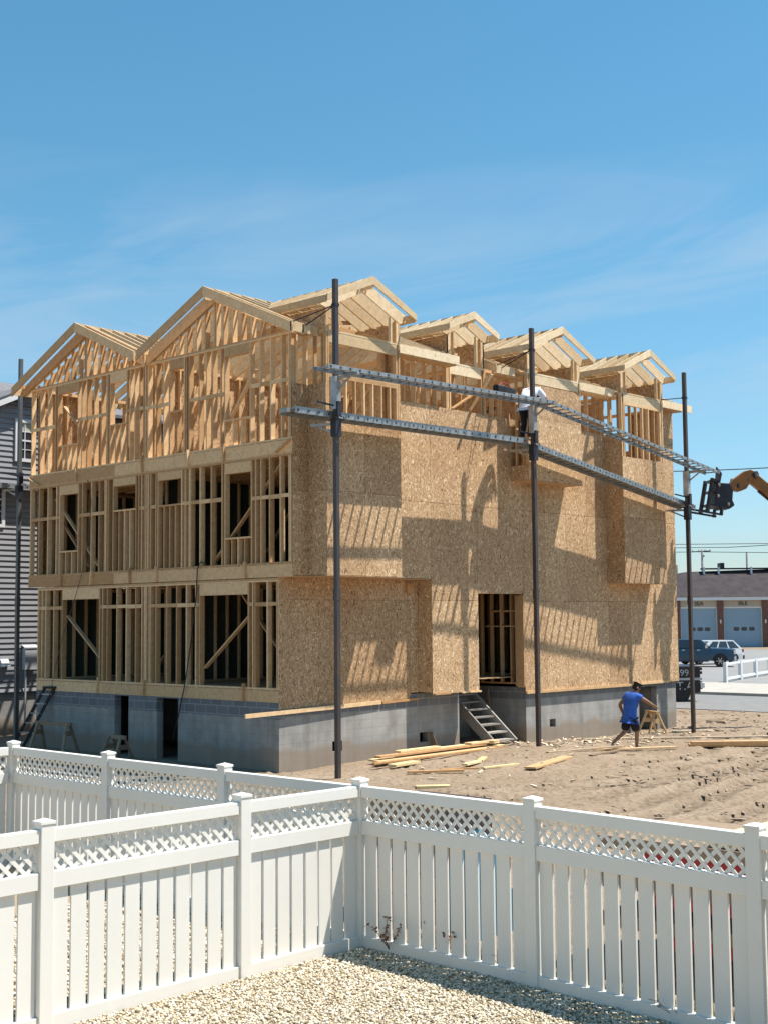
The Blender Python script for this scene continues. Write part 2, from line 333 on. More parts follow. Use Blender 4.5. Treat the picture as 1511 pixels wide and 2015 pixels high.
# tyre tracks: pairs of ribbed ruts curving over the lot
rut_shade = np.zeros_like(GZ)
TRACKS = ((-4.7, -0.20, 0.0, -2, 4.5, 0.05), (-6.3, -0.12, 0.0, -2, 8.0, 0.06), (-8.3, 0.10, 0.004, -3, 11.0, 0.07), (-9.2, 0.13, 0.004, -3, 11.0, 0.06), (-10.6, 0.22, 0.0, -4, 9.0, 0.07), (-12.2, 0.26, 0.006, -5, 10.0, 0.07), (-5.6, -0.18, 0.0, -1, 5.5, 0.05), (-7.3, 0.02, 0.006, 0.5, 11, 0.06), (-3.4, -0.45, 0.035, 5.5, 11.5, 0.06), (-4.6, -0.45, 0.035, 5.5, 11.5, 0.06))
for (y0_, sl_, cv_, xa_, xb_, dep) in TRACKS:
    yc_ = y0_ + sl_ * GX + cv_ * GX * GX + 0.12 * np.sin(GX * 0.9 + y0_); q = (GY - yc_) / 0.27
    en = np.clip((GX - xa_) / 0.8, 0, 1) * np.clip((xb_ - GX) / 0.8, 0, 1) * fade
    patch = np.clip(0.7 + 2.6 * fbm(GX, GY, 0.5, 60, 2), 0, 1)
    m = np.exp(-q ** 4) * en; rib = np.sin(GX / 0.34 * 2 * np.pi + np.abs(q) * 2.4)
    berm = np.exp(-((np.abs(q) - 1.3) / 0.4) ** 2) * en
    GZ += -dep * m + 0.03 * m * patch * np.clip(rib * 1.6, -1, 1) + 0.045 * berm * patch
    rut_shade = np.maximum(rut_shade, np.clip(m * np.clip(patch * 1.5, 0, 1) * (0.22 + 0.78 * (rib < 0.0)), 0, 1))  # painted rut shade, strongest in the rib troughs
flat_ = np.exp(-(((GX - 9.0) / 1.0) ** 2 + ((GY + 3.0) / 0.8) ** 2)); GZ = GZ * (1 - flat_) + flat_ * 0.0
GZ = np.where(GX > 23.3, -0.02, GZ)
nx, ny = GX.shape
me = bpy.data.meshes.new('ground'); co = np.stack([GX, GY, GZ], -1).reshape(-1, 3)
idx = np.arange(nx * ny).reshape(nx, ny)
fq = np.stack([idx[:-1, :-1], idx[1:, :-1], idx[1:, 1:], idx[:-1, 1:]], -1).reshape(-1, 4)
me.vertices.add(len(co)); me.vertices.foreach_set('co', co.ravel()); me.loops.add(fq.size); me.loops.foreach_set('vertex_index', fq.ravel().astype(np.int32))
me.polygons.add(len(fq)); me.polygons.foreach_set('loop_start', (np.arange(len(fq)) * 4).astype(np.int32)); me.polygons.foreach_set('loop_total', np.full(len(fq), 4, np.int32))
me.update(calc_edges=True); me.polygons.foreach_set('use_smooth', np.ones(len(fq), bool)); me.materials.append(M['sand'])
at = me.attributes.new('rut_shade', 'FLOAT', 'POINT'); at.data.foreach_set('value', rut_shade.reshape(-1).astype(np.float32))
go = bpy.data.objects.new('ground', me); COL.objects.link(go); go['kind'] = 'structure'
def gz(x, y): return float(mound(np.array([x]), np.array([y]))[0])
def gsurf(x, y):
    i = int(np.clip(np.searchsorted(xs, x), 1, nx - 1)); j = int(np.clip(np.searchsorted(ys, y), 1, ny - 1))
    return float(max(GZ[i, j], GZ[i - 1, j], GZ[i, j - 1], GZ[i - 1, j - 1]))

def clods():
    ico = bmesh.new(); bmesh.ops.create_icosphere(ico, subdivisions=1, radius=1.0)
    bv = np.array([v.co[:] for v in ico.verts]); bf = np.array([[v.index for v in f.verts] for f in ico.faces]); ico.free()
    P = []
    for (y0_, sl_, cv_, xa_, xb_, dep) in TRACKS:
        x = xa_
        while x < xb_:
            x += rng.uniform(0.17, 0.23)
            if vnoise(np.array([x * 0.8 + y0_ * 3]), np.array([y0_ * 1.7]), 77)[0] < 0.33: continue
            for sd in (-1, 1):
                if rng.random() < 0.42: continue
                y = y0_ + sl_ * x + cv_ * x * x + 0.12 * math.sin(x * 0.9 + y0_) + sd * 0.15
                P.append((x + rng.normal(0, .02), y + rng.normal(0, .02), rng.uniform(.10, .20), rng.uniform(.018, .034), rng.uniform(.008, .026), sd * 0.9 + rng.normal(0, .25)))
    for i in range(700):
        x = rng.uniform(-6, 19); y = rng.uniform(-14, -0.6); r_ = abs(rng.normal(0.010, 0.016)) + 0.006
        P.append((x, y, r_ * rng.uniform(1, 2.4), r_, r_ * rng.uniform(.4, .8), rng.uniform(0, 3.14)))
    for i in range(500):
        x = rng.uniform(15, 23); y = rng.uniform(-6, 5); r_ = abs(rng.normal(0.02, 0.025)) + 0.01
        P.append((x, y, r_ * rng.uniform(1, 3), r_, r_ * rng.uniform(.4, .8), rng.uniform(0, 3.14)))
    V = []; F = []
    for k, (x, y, a, b, h, an) in enumerate(P):
        v = bv * np.array([a, b, h]) * rng.uniform(0.75, 1.25, (len(bv), 1)); c_, s_ = math.cos(an), math.sin(an)
        i = int(np.clip(np.searchsorted(xs, x), 1, nx - 1)); j = int(np.clip(np.searchsorted(ys, y), 1, ny - 1))
        V.append(np.stack([x + v[:, 0] * c_ - v[:, 1] * s_, y + v[:, 0] * s_ + v[:, 1] * c_, v[:, 2] + GZ[i, j] + h * 0.25], -1)); F.append(bf + k * len(bv))
    co = np.concatenate(V); F = np.concatenate(F)
    me = bpy.data.meshes.new('soil_clods'); me.from_pydata(co.tolist(), [], F.tolist()); me.materials.append(M['clod'])
    o = bpy.data.objects.new('soil_clods', me); COL.objects.link(o); o['kind'] = 'stuff'; o['label'] = 'soil clods and tyre lug marks strewn over the sand lot'; o['category'] = 'soil'
clods()
single('road', MB().box(23.4, 31.75, -120, 220, -0.1, 0.012), 'asphalt', kind='structure')
single('kerb', MB().box(31.75, 31.95, -120, 220, -0.1, 0.13), 'concrete', kind='structure')
sw = MB()
for y in np.arange(-60, 160, 1.8): sw.box(31.95, 39.6, y, y + 1.785, -0.1, 0.125 + 0.004 * math.sin(y * 7))
single('pavement', sw, 'concrete', kind='structure')
single('parking_lot', MB().box(39.6, 106, -120, 260, -0.1, 0.02), 'lot_asphalt', kind='structure')
single('yard_gravel_bed', MB().box(-30, -10.12, -30, -5.1, -0.05, 0.008), 'gravel_base', kind='structure')

# pebbles of the yard (one mass of stones)
def pebbles():
    ico = bmesh.new(); bmesh.ops.create_icosphere(ico, subdivisions=1, radius=1.0)
    bv = np.array([v.co[:] for v in ico.verts]); bf = np.array([[v.index for v in f.verts] for f in ico.faces]); ico.free()
    pts = []
    def area(x0, x1, y0, y1, dens, smin, smax):
        n = int((x1 - x0) * (y1 - y0) * dens)
        pts.append(np.stack([rng.uniform(x0, x1, n), rng.uniform(y0, y1, n), rng.uniform(smin, smax, n)], -1))
    area(-13.6, -10.14, -16.2, -12.05, 2700, 0.007, 0.0155)
    area(-15.5, -10.14, -12.0, -8.0, 520, 0.016, 0.026)
    P = np.concatenate(pts); n = len(P)
    sc = P[:, 2:3] * rng.uniform(0.75, 1.35, (n, 3)); sc[:, 2] *= 0.75
    ang = rng.uniform(0, 2 * np.pi, n); ca, sa = np.cos(ang), np.sin(ang)
    tilt = rng.uniform(-0.5, 0.5, n)
    jit = rng.uniform(0.86, 1.12, (n, len(bv), 1))
    V = bv[None] * sc[:, None, :] * jit
    ct, st = np.cos(tilt)[:, None], np.sin(tilt)[:, None]
    y2 = V[:, :, 1] * ct - V[:, :, 2] * st; z2 = V[:, :, 1] * st + V[:, :, 2] * ct
    X = V[:, :, 0] * ca[:, None] - y2 * sa[:, None] + P[:, 0:1]; Y = V[:, :, 0] * sa[:, None] + y2 * ca[:, None] + P[:, 1:2]
    Z = z2 + 0.008 + P[:, 2:3] * rng.uniform(0.2, 1.3, (n, 1))
    co = np.stack([X, Y, Z], -1).reshape(-1, 3); F = (bf[None] + (np.arange(n) * len(bv))[:, None, None]).reshape(-1, 3)
    me = bpy.data.meshes.new('gravel'); me.vertices.add(len(co)); me.vertices.foreach_set('co', co.ravel())
    me.loops.add(F.size); me.loops.foreach_set('vertex_index', F.ravel().astype(np.int32)); me.polygons.add(len(F))
    me.polygons.foreach_set('loop_start', (np.arange(len(F)) * 3).astype(np.int32)); me.polygons.foreach_set('loop_total', np.full(len(F), 3, np.int32))
    me.update(calc_edges=True); me.polygons.foreach_set('use_smooth', np.ones(len(F), bool)); me.materials.append(M['pebble'])
    o = bpy.data.objects.new('gravel', me); COL.objects.link(o); o['kind'] = 'stuff'; o['label'] = 'pale yellow pebbles covering the fenced yard in the foreground'; o['category'] = 'gravel'
pebbles()

# grass strip on the far side of the fence
gb = MB()
for i in range(2600):
    y = random.uniform(-17.5, -12.4); x = -10.02 + abs(random.gauss(0, 0.28)) + min(0, (y + 14.2) * 0.07); h = random.uniform(0.05, 0.2); a = random.uniform(0, 6.28); l = random.uniform(-0.06, 0.06)
    if x > -8.9: continue
    dx, dy = 0.006 * math.cos(a), 0.006 * math.sin(a)
    gb._add([(x - dx, y - dy, 0), (x + dx, y + dy, 0), (x + l, y + l * 0.6, h)], [(0, 1, 2)])
single('grass', gb, 'grass', 'thin strip of weedy grass behind the near fence', 'grass', kind='stuff')

# ------------------------------------------------------------------ white vinyl fences
def fence_post(parent, x, y, h=1.72, corner=False):
    w = 0.064
    p = part('fence_post', MB().box(x - w, x + w, y - w, y + w, -0.05, h - 0.035), 'vinyl', parent, bevel=0.006)
    c = MB(); a = w + 0.007
    c.box(x - a, x + a, y - a, y + a, h - 0.035, h - 0.012)
    c._add([(x - a, y - a, h - 0.012), (x + a, y - a, h - 0.012), (x + a, y + a, h - 0.012), (x - a, y + a, h - 0.012), (x, y, h + 0.012)], [(0, 1, 4), (1, 2, 4), (2, 3, 4), (3, 0, 4)])
    part('post_cap', c, 'vinyl', p)
def fence_panel(parent, p0, p1):
    p0 = Vector((*p0, 0)); p1 = Vector((*p1, 0)); d = (p1 - p0); Lg = d.length; d.normalize(); p0 = p0 + d * 0.064; Lg -= 0.128; nrm = Vector((-d.y, d.x, 0))
    def slab(mb, u0, u1, t, z0, z1):
        a = p0 + d * u0; b = p0 + d * u1
        mb.prism([a - nrm * t + Vector((0, 0, z0)), a + nrm * t + Vector((0, 0, z0)), a + nrm * t + Vector((0, 0, z1)), a - nrm * t + Vector((0, 0, z1))], d * (u1 - u0))
    # bottom rail
    pk = MB(); n = max(3, round((Lg - 0.02) / 0.185)); pitch = Lg / n
    for i in range(n): slab(pk, i * pitch + 0.017, (i + 1) * pitch - 0.017, 0.011, 0.10, 1.16)
    po = part('fence_panel', pk, 'vinyl', parent)
    for nm, z0, z1, t in (('top_rail', 1.53, 1.64, 0.046), ('middle_rail', 1.15, 1.29, 0.044), ('bottom_rail', 0.0, 0.125, 0.044)):
        mb = MB(); slab(mb, 0, Lg, t, z0, z1); part(nm, mb, 'vinyl', po, bevel=0.005)
    # lattice in two crossed layers
    la = MB(); z0, z1 = 1.285, 1.535; step = 0.127; w = 0.034
    for s, off in ((1, 0.0035), (-1, -0.0035)):
        u = -0.4
        while u < Lg + 0.4:
            ua, ub = (u, u + (z1 - z0)) if s > 0 else (u + (z1 - z0), u)
            # clip to the bay
            za, zb = z0, z1
            def zat(uu): return z0 + (uu - ua) / (ub - ua) * (z1 - z0)
            lo, hi = 0.0, Lg
            A = max(min(ua, ub), lo); B = min(max(ua, ub), hi)
            if B - A > 0.02:
                pa = p0 + d * A + Vector((0, 0, zat(A))) + nrm * off; pb = p0 + d * B + Vector((0, 0, zat(B))) + nrm * off
                la.beam(pa, pb, 0.0066, w, up=(0, 0, 1))
            u += step
    for u in (0.0, Lg - 0.02): slab(la, u, u + 0.02, 0.012, 1.29, 1.53)
    part('lattice', la, 'vinyl', po)
FX = -10.1
fyp = [-18.9, -16.56, -14.24, -11.98, -9.80, -7.50, -5.18]
fpx = [-10.50, -10.30, -10.14, -10.1, -10.1, -10.1, -10.06]
f1 = thing('vinyl_fence', 'long shaded white vinyl fence with lattice top, from far left post to right edge', 'fence', (FX, -12, 0))
for x, y in zip(fpx, fyp): fence_post(f1, x, y)
for i in range(6): fence_panel(f1, (fpx[i], fyp[i]), (fpx[i + 1], fyp[i + 1]))
f2 = thing('vinyl_fence', 'sunlit white vinyl fence crossing the lower left foreground to the corner post', 'fence', (-12, -11.98, 0))
fxp = [-18.3, -16.1, -13.86, -11.70]
for x in fxp: fence_post(f2, x, -11.98)
for a, b in zip(fxp, fxp[1:] + [FX]): fence_panel(f2, (a, -11.98), (b, -11.98))
f3 = thing('vinyl_fence', 'short sunlit piece of white vinyl fence leaving the far left corner post', 'fence', (-12, -5.18, 0))
gxp = [-16.6, -14.4, -12.3]
for x in gxp: fence_post(f3, x, -5.18)
for a, b in zip(gxp, gxp[1:] + [FX]): fence_panel(f3, (a, -5.18), (b, -5.18))

# ------------------------------------------------------------------ house under construction
H = thing('house_under_construction', 'three storey timber framed house under construction with OSB sheathing and open rafters', 'house', (0, 0, 0))
F1, F2, F3, PL = 1.81, 4.65, 7.46, 9.95
W = 10.87; LEN = 16.2
ms = 'lumber'
wall_frame = {}
def frame_part(name, z0, z1, ya, yb, x=0.0, t=0.14):
    mb = MB(); mb.box(x, x + t, ya, yb, z0, z0 + 0.04); mb.box(x, x + t, ya, yb, z1 - 0.08, z1 - 0.041); mb.box(x, x + t, ya, yb, z1 - 0.039, z1)
    return part(name, mb, ms, H)
stud_total = 0
def front_floor(zf, zt, ya, yb, studs, openings, blocks):
    fr = frame_part('wall_frame', zf, zt, ya, yb)
    def ins(y): return any(o[0] - 0.01 < y < o[1] + 0.01 for o in openings)
    ss = sorted(studs)
    for y in ss:
        if ins(y): continue
        y0 = min(max(y - 0.021, ya), yb - 0.042)
        part('stud', MB().box(0.002 + random.uniform(-.003, .003), 0.137, y0, y0 + 0.04, zf + 0.04, zt - 0.08), ms, fr)
    for (y0, y1, zh, zs) in openings:
        for yy in (y0 - 0.04, y1):
            part('jamb_stud', MB().box(0.001, 0.138, yy + 0.0005, yy + 0.0395, zf + 0.04, zt - 0.08), ms, fr)
        part('header', MB().box(-0.003, 0.12, y0, y1, zh, zt - 0.082), ms, fr)
        if zs:
            part('window_sill_plate', MB().box(0.0, 0.138, y0, y1, zs - 0.04, zs), ms, fr)
            n = max(1, round((y1 - y0) / 0.36))
            for i in range(1, n + 1):
                yc = y0 + (y1 - y0) * i / (n + 1); part('cripple_stud', MB().box(0.002, 0.136, yc - 0.02, yc + 0.02, zf + 0.04, zs - 0.04), ms, fr)
    e = sorted([y for y in ss if not ins(y)] + [o[0] - 0.02 for o in openings] + [o[1] + 0.02 for o in openings])
    for (a, b, z) in blocks:
        for u, v in zip(e[:-1], e[1:]):
            if u >= a - 0.05 and v <= b + 0.05 and v - u > 0.12 and not any(o[0] - 0.03 <= u and v <= o[1] + 0.03 for o in openings):
                part('blocking', MB().box(0.004, 0.04, u + 0.021, v - 0.021, z + random.uniform(-.008, .008), z + 0.09), ms, fr)
    return fr
T3 = [10.81, 10.36, 9.98, 9.6, 8.33, 8.08, 7.75, 7.42, 7.17, 7.125, 6.15, 5.95, 5.74, 5.57, 5.50, 5.38, 5.02, 4.73, 3.82, 3.72, 3.33, 3.05, 2.81, 2.51, 1.11, 0.73, 0.36, 0.11, 0.06]
T2 = [10.81, 10.38, 9.94, 9.51, 8.27, 7.85, 7.50, 7.24, 7.19, 7.08, 5.75, 5.63, 5.50, 5.44, 5.36, 5.25, 5.04, 3.86, 3.70, 3.65, 3.28, 2.86, 2.46, 1.26, 1.07, 0.77, 0.41, 0.11, 0.06]
T1 = [10.36, 10.16, 9.98, 9.58, 7.30, 7.09, 6.66, 6.25, 5.86, 5.60, 5.48, 5.42, 5.30, 5.25, 5.01, 4.58, 4.18, 3.80, 3.44, 1.36, 1.28, 0.86, 0.53, 0.48]
fr3 = front_floor(F3, PL, 0.0, W, T3, [(8.54, 9.47, 9.63, 8.20), (6.30, 7.01, 9.62, 8.52), (3.93, 4.46, 9.62, 8.58), (1.46, 2.34, 9.64, 8.13)], [(9.4, 10.9, 8.72), (7.1, 8.5, 8.78), (5.6, 6.3, 8.76), (4.45, 5.5, 8.74), (2.3, 3.9, 8.72), (0, 1.45, 8.78)])
fr2 = front_floor(F2, 7.16, 0.0, W, T2, [(8.48, 9.33, 6.83, 5.30), (5.89, 6.84, 6.88, 6.26), (4.02, 4.93, 6.88, 6.26), (1.42, 2.33, 6.83, 5.32)], [(9.4, 10.9, 6.18), (7.1, 8.5, 6.18), (5.2, 5.8, 6.20), (5.0, 5.3, 6.2), (2.3, 4.0, 6.2), (0, 1.4, 6.14)])
fr1 = front_floor(F1, 4.33, 0.46, 10.39, T1, [(7.45, 9.15, 3.98, None), (1.53, 3.27, 3.98, None)], [(9.2, 10.4, 3.72), (5.55, 7.4, 3.72), (3.3, 5.3, 3.72), (0.4, 1.5, 3.70)])
# diagonal braces
part('brace', MB().beam((0.16, 2.30, 8.20), (0.16, 1.40, 9.25), 0.036, 0.10, up=(1, 0, 0)), ms, fr3)
part('brace', MB().beam((0.16, 9.4, 9.3), (0.16, 8.2, 8.3), 0.036, 0.10, up=(1, 0, 0)), ms, fr3)
part('brace', MB().beam((0.165, 2.95, 4.75), (0.165, 0.40, 7.05), 0.036, 0.10, up=(1, 0, 0)), ms, fr2)
part('brace', MB().beam((0.165, 9.75, 6.75), (0.165, 7.70, 4.85), 0.036, 0.10, up=(1, 0, 0)), ms, fr2)
part('brace', MB().beam((0.21, 9.75, 6.35), (0.21, 8.2, 4.85), 0.036, 0.09, up=(1, 0, 0)), ms, fr2)
part('brace', MB().beam((0.165, 9.13, 3.55), (0.165, 7.47, 2.35), 0.036, 0.11, up=(1, 0, 0)), ms, fr1)
part('brace', MB().beam((0.165, 3.26, 2.25), (0.165, 1.54, 3.55), 0.036, 0.11, up=(1, 0, 0)), ms, fr1)
part('brace', MB().beam((0.6, 2.5, 4.1), (0.6, 1.0, 2.6), 0.036, 0.10, up=(1, 0, 0)), ms, fr1)
# rim boards and decks
for (z0, z1, ya, yb) in ((1.53, F1 - 0.02, 0.46, 10.39), (4.35, F2 - 0.02, 0.0, W), (7.16, F3 - 0.02, 0.0, W)):
    rb = MB(); cut = sorted({ya, yb, ya + 3.1, ya + 6.8})
    for a, b in zip(cut[:-1], cut[1:]): rb.box(-0.004, 0.036, a + 0.002, b - 0.002, z0, z1)
    part('rim_board', rb, ms, H)
for (z, ya, yb) in ((F1, 0.46, 10.39), (F2, 0.0, W), (F3, 0.0, W)):
    dk = MB(); dk.box(-0.012, LEN - 0.02, ya + 0.004, yb, z - 0.02, z - 0.0015)
    part('floor_deck', dk, 'osb', H)
    jo = MB()
    for x in np.arange(0.4, LEN, 0.4): jo.box(x, x + 0.04, ya + 0.05, yb - 0.03, z - 0.29, z - 0.022)
    if z > 2: part('floor_joists', jo, ms, H)
# nailers across the rim boards
for ys_, zc in (([8.54, 5.58, 3.71, 2.35], 7.42), ([9.19, 7.78, 6.07, 4.96, 1.58], 4.62), ([7.43, 5.44, 1.64], 1.80)):
    for y in ys_:
        t = random.uniform(-0.03, 0.03)
        part('nailer_block', MB().beam((-0.026, y - t, zc - 0.27), (-0.026, y + t, zc + 0.13 + random.uniform(-.03, .04)), 0.04, 0.085, up=(1, 0, 0)), ms, H)
for (a, b) in (((-0.03, 10.85, 7.40), (-0.03, 10.30, 7.17)), ((-0.03, 0.50, 7.18), (-0.03, 0.03, 7.43))):
    part('nailer_block', MB().beam(a, b, 0.03, 0.09, up=(1, 0, 0)), ms, H)

# foundation ---------------------------------------------------------------
fd = MB()
def wall_y(mb, y0, y1, cuts, zb, zt, holes):   # wall running along X between cuts with rectangular holes (x0,x1,z0,z1)
    xa, xb = cuts; hs = sorted(holes); x = xa
    for (h0, h1, z0, z1) in hs:
        if h0 > x: mb.box(x, h0, y0, y1, zb, zt)
        if z0 > zb: mb.box(h0, h1, y0, y1, zb, z0)
        if z1 < zt: mb.box(h0, h1, y0, y1, z1, zt)
        x = h1
    if x < xb: mb.box(x, xb, y0, y1, zb, zt)
fs = MB()
wall_y(fs, 0.46, 0.66, (0.2, 6.2), -0.3, 1.53, [(1.66, 1.98, 0.32, 0.56), (4.68, 5.0, 0.32, 0.56)])
wall_y(fs, 0.06, 0.26, (8.5, 16.1), -0.3, 1.53, [(9.55, 9.82, 0.40, 0.62), (14.02, 15.0, -0.3, 1.30)])
fs.box(8.5, 8.7, 0.26, 2.2, -0.3, 1.53)
fs.box(6.0, 6.2, 0.66, 2.2, -0.3, 1.53); fs.box(6.2, 8.5, 2.0, 2.2, -0.3, 1.53)
fs.box(15.9, 16.1, 0.26, 10.4, -0.3, 1.53)
fo = part('foundation_wall', fs, 'block_side', H)
ff = MB()
def wall_x(mb, x0, x1, ya, yb, zb, zt, holes):
    y = ya
    for (h0, h1, z0, z1) in sorted(holes):
        if h0 > y: mb.box(x0, x1, y, h0, zb, zt)
        if z0 > zb: mb.box(x0, x1, h0, h1, zb, z0)
        if z1 < zt: mb.box(x0, x1, h0, h1, z1, zt)
        y = h1
    if y < yb: mb.box(x0, x1, y, yb, zb, zt)
wall_x(ff, 0.0, 0.2, 0.46, 10.39, -0.3, 1.53, [(4.10, 4.95, -0.3, 1.50), (6.12, 6.72, -0.3, 1.50)])
ff.box(0.2, 15.9, 10.19, 10.39, -0.3, 1.53)
part('foundation_wall', ff, 'block', H)
# crawl space: dark inner block walls behind the doorways
for c in ((3.0, 3.2, 0.7, 10.1), (13.9, 14.0, 0.3, 4), (15.05, 15.15, 0.3, 4), (14.0, 15.05, 3.0, 3.2)): part('crawl_space_wall', MB().box(*c, -0.3, 1.52), 'block', H)
part('sill_plate', MB().box(8.45, 16.15, 0.03, 0.3, 1.53, 1.57), ms, H)
# vent boards beside the vents
for (x, y, z) in ((5.03, 0.44, 0.0), ):
    part('vent_cover', MB().beam((x + 0.10, y - 0.10, 0.14), (x, y, 0.55), 0.012, 0.20, up=(0, 1, 0)), 'old_wood', H)

# sheathing -------------------------------------------------------------------
def sheets_y(y, x0, x1, z0, z1, t=0.012, skip=()):
    zc = [z0] + [z for z in (3.84, 6.28, 8.73) if z0 + 0.15 < z < z1 - 0.15] + [z1]
    n = max(1, round((x1 - x0) / 1.3)); xc = [x0 + (x1 - x0) * i / n for i in range(n + 1)]
    for a, b in zip(xc[:-1], xc[1:]):
        for c, d in zip(zc[:-1], zc[1:]):
            part('sheathing_panel', MB().box(a + 0.004, b - 0.004, y - t, y, c + 0.004, d - 0.004), 'osb', H)
def sheets_x(x, y0, y1, z0, z1, t=0.012):
    zc = [z0] + [z for z in (3.84, 6.28, 8.73) if z0 + 0.15 < z < z1 - 0.15] + [z1]
    for c, d in zip(zc[:-1], zc[1:]):
        part('sheathing_panel', MB().box(x - t, x, y0 + 0.002, y1 - 0.002, c + 0.003, d - 0.003), 'osb', H)
BAYS = [(0.49, 2.93, 4.37), (7.93, 10.36, 7.05), (12.42, 14.68, 4.38)]
# recessed ground floor piece
def stepped(y, x0, x1, zl, zr, z1):
    part('sheathing_panel', MB().prism([(x0, y, zl), (x1, y, zr), (x1, y, z1), (x0, y, z1)], (0, -0.012, 0)), 'osb', H)
stepped(0.46, 0.0, 1.22, 1.38, 1.40, 3.838); stepped(0.46, 1.226, 3.66, 1.40, 1.40, 3.838); stepped(0.46, 3.666, 4.35, 1.42, 1.43, 3.838)
part('sheathing_panel', MB().box(4.356, 4.648, 0.448, 0.46, 1.56, 3.838), 'osb', H)
part('sheathing_panel', MB().box(0.0, 3.9, 0.448, 0.46, 3.844, 4.35), 'osb', H)
part('sheathing_panel', MB().prism([(3.904, 0.448, 3.844), (4.648, 0.448, 3.844), (4.648, 0.448, 4.35), (3.904, 0.448, 4.35)], (0, 0.012, 0)), 'osb', H)
sheets_x(4.664, 0.0, 0.447, 1.56, 4.35)
part('vent_box', MB().box(4.18, 4.42, 0.36, 0.447, 4.02, 4.26), 'orange_wood', H)
part('soffit_panel', MB().box(0.0, 4.65, 0.0, 0.445, 4.352, 4.364), 'osb', H)
part('soffit_panel', MB().box(0.45, 2.96, -0.62, -0.014, 4.352, 4.366), 'osb', H)
# main wall Y=0
sheets_y(0.0, 0.0, 0.49, 4.37, 8.73)
sheets_y(0.0, 2.93, 4.652, 4.37, 8.73)
sheets_y(0.0, 4.654, 6.46, 1.52, 8.73)
sheets_y(0.0, 6.46, 8.40, 4.02, 8.73)
sheets_y(0.0, 8.40, 10.36, 1.40, 7.05)
part('sheathing_panel', MB().box(7.93, 8.397, -0.012, 0, 7.06, 8.72), 'osb', H) if False else None
sheets_y(0.0, 10.36, 12.42, 1.40, 8.73)
sheets_y(0.0, 12.42, 14.68, 1.40, 4.37)
sheets_y(0.0, 14.68, 16.2, 1.40, 9.9)
# bay 1
sheets_x(0.49, -0.6, -0.012, 4.37, 8.73)
sheets_y(-0.6, 0.478, 2.93, 4.37, 7.93)
sheets_x(2.942, -0.6, -0.012, 4.37, 9.9)
# bay 3
sheets_y(-0.6, 7.918, 10.36, 7.05, 9.63)
part('soffit_panel', MB().box(7.92, 10.36, -0.6, -0.014, 7.036, 7.048), 'osb', H)
part('sheathing_panel', MB().box(7.918, 7.93, -0.598, -0.02, 7.05, 7.44), 'osb', H)
sheets_x(10.372, -0.6, -0.012, 7.05, 9.9)
# bay 4
sheets_x(12.42, -0.6, -0.012, 4.38, 8.73)
sheets_y(-0.6, 12.408, 14.68, 4.38, 8.05)
part('soffit_panel', MB().box(12.41, 14.70, -0.612, -0.014, 4.366, 4.378), 'osb', H)
sheets_x(14.692, -0.6, -0.012, 4.38, 9.9)
# ledger strips along the bottom edge of the sheathing
part('starter_strip', MB().box(8.40, 14.0, -0.06, -0.014, 1.36, 1.43), ms, H)
part('starter_strip', MB().box(14.0, 15.55, -0.055, -0.014, 1.38, 1.45), ms, H)
part('starter_strip', MB().box(4.7, 5.3, -0.055, -0.014, 1.50, 1.545), ms, H)
part('starter_strip', MB().box(5.75, 6.5, -0.05, -0.014, 1.50, 1.54), ms, H)
part('ledger_board', MB().beam((-1.08, 0.36, 1.295), (3.25, 0.42, 1.385), 0.04, 0.09), ms, H)
part('ledger_board', MB().beam((3.3, 0.42, 1.37), (4.6, 0.42, 1.40), 0.04, 0.06), 'orange_wood', H)
# rear and left walls from inside
for c in range(7):
    part('rear_sheathing_panel', MB().box(16.188, 16.2, 0.02 + c * 1.52, 1.50 + c * 1.52, 1.5, 8.73 if c % 3 else 9.9), 'osb', H)
for c in range(6):
    x0 = 0.25 + c * 2.66
    part('left_sheathing_panel', MB().box(x0, x0 + 2.6, W - 0.012, W, 4.4, 8.73 if c % 2 else 9.9), 'osb', H)
    part('left_sheathing_panel', MB().box(x0, x0 + 2.6, 10.378, 10.39, 1.5, 4.35), 'osb', H)

# side studs, bays, interior ---------------------------------------------------
side = MB()
def studs_along_x(mb, y, t, x0, x1, z0, z1, step=0.4, first=True, plates=True):
    n = max(1, int(round((x1 - x0 - 0.04) / step)))
    for i in range(n + 1):
        x = x0 + (x1 - x0 - 0.04) * i / n
        mb.box(x, x + 0.04, y, y + t, z0 + 0.04, z1 - 0.08)
    if plates:
        mb.box(x0, x1, y, y + t, z0, z0 + 0.04); mb.box(x0, x1, y, y + t, z1 - 0.08, z1)
def studs_along_y(mb, x, t, y0, y1, z0, z1, step=0.4):
    n = max(1, int(round((y1 - y0 - 0.04) / step)))
    for i in range(n + 1):
        y = y0 + (y1 - y0 - 0.04) * i / n
        mb.box(x, x + t, y, y + 0.04, z0 + 0.04, z1 - 0.08)
    mb.box(x, x + t, y0, y1, z0, z0 + 0.04); mb.box(x, x + t, y0, y1, z1 - 0.08, z1)
for (a, b) in ((0.142, 0.49), (2.93, 5.36), (6.86, 7.93), (10.36, 12.42), (14.68, 16.05)):
    studs_along_x(side, 0.003, 0.137, a, b, F3, PL)
for (z0, z1) in ((F2, 7.16),):
    studs_along_x(side, 0.003, 0.137, 0.142, 16.05, z0, z1)
studs_along_x(side, 0.003, 0.137, 8.42, 16.05, F1, 4.33); studs_along_x(side, 0.463, 0.137, 0.142, 4.6, F1, 4.33); studs_along_x(side, 0.003, 0.137, 4.7, 6.4, F1, 4.33)
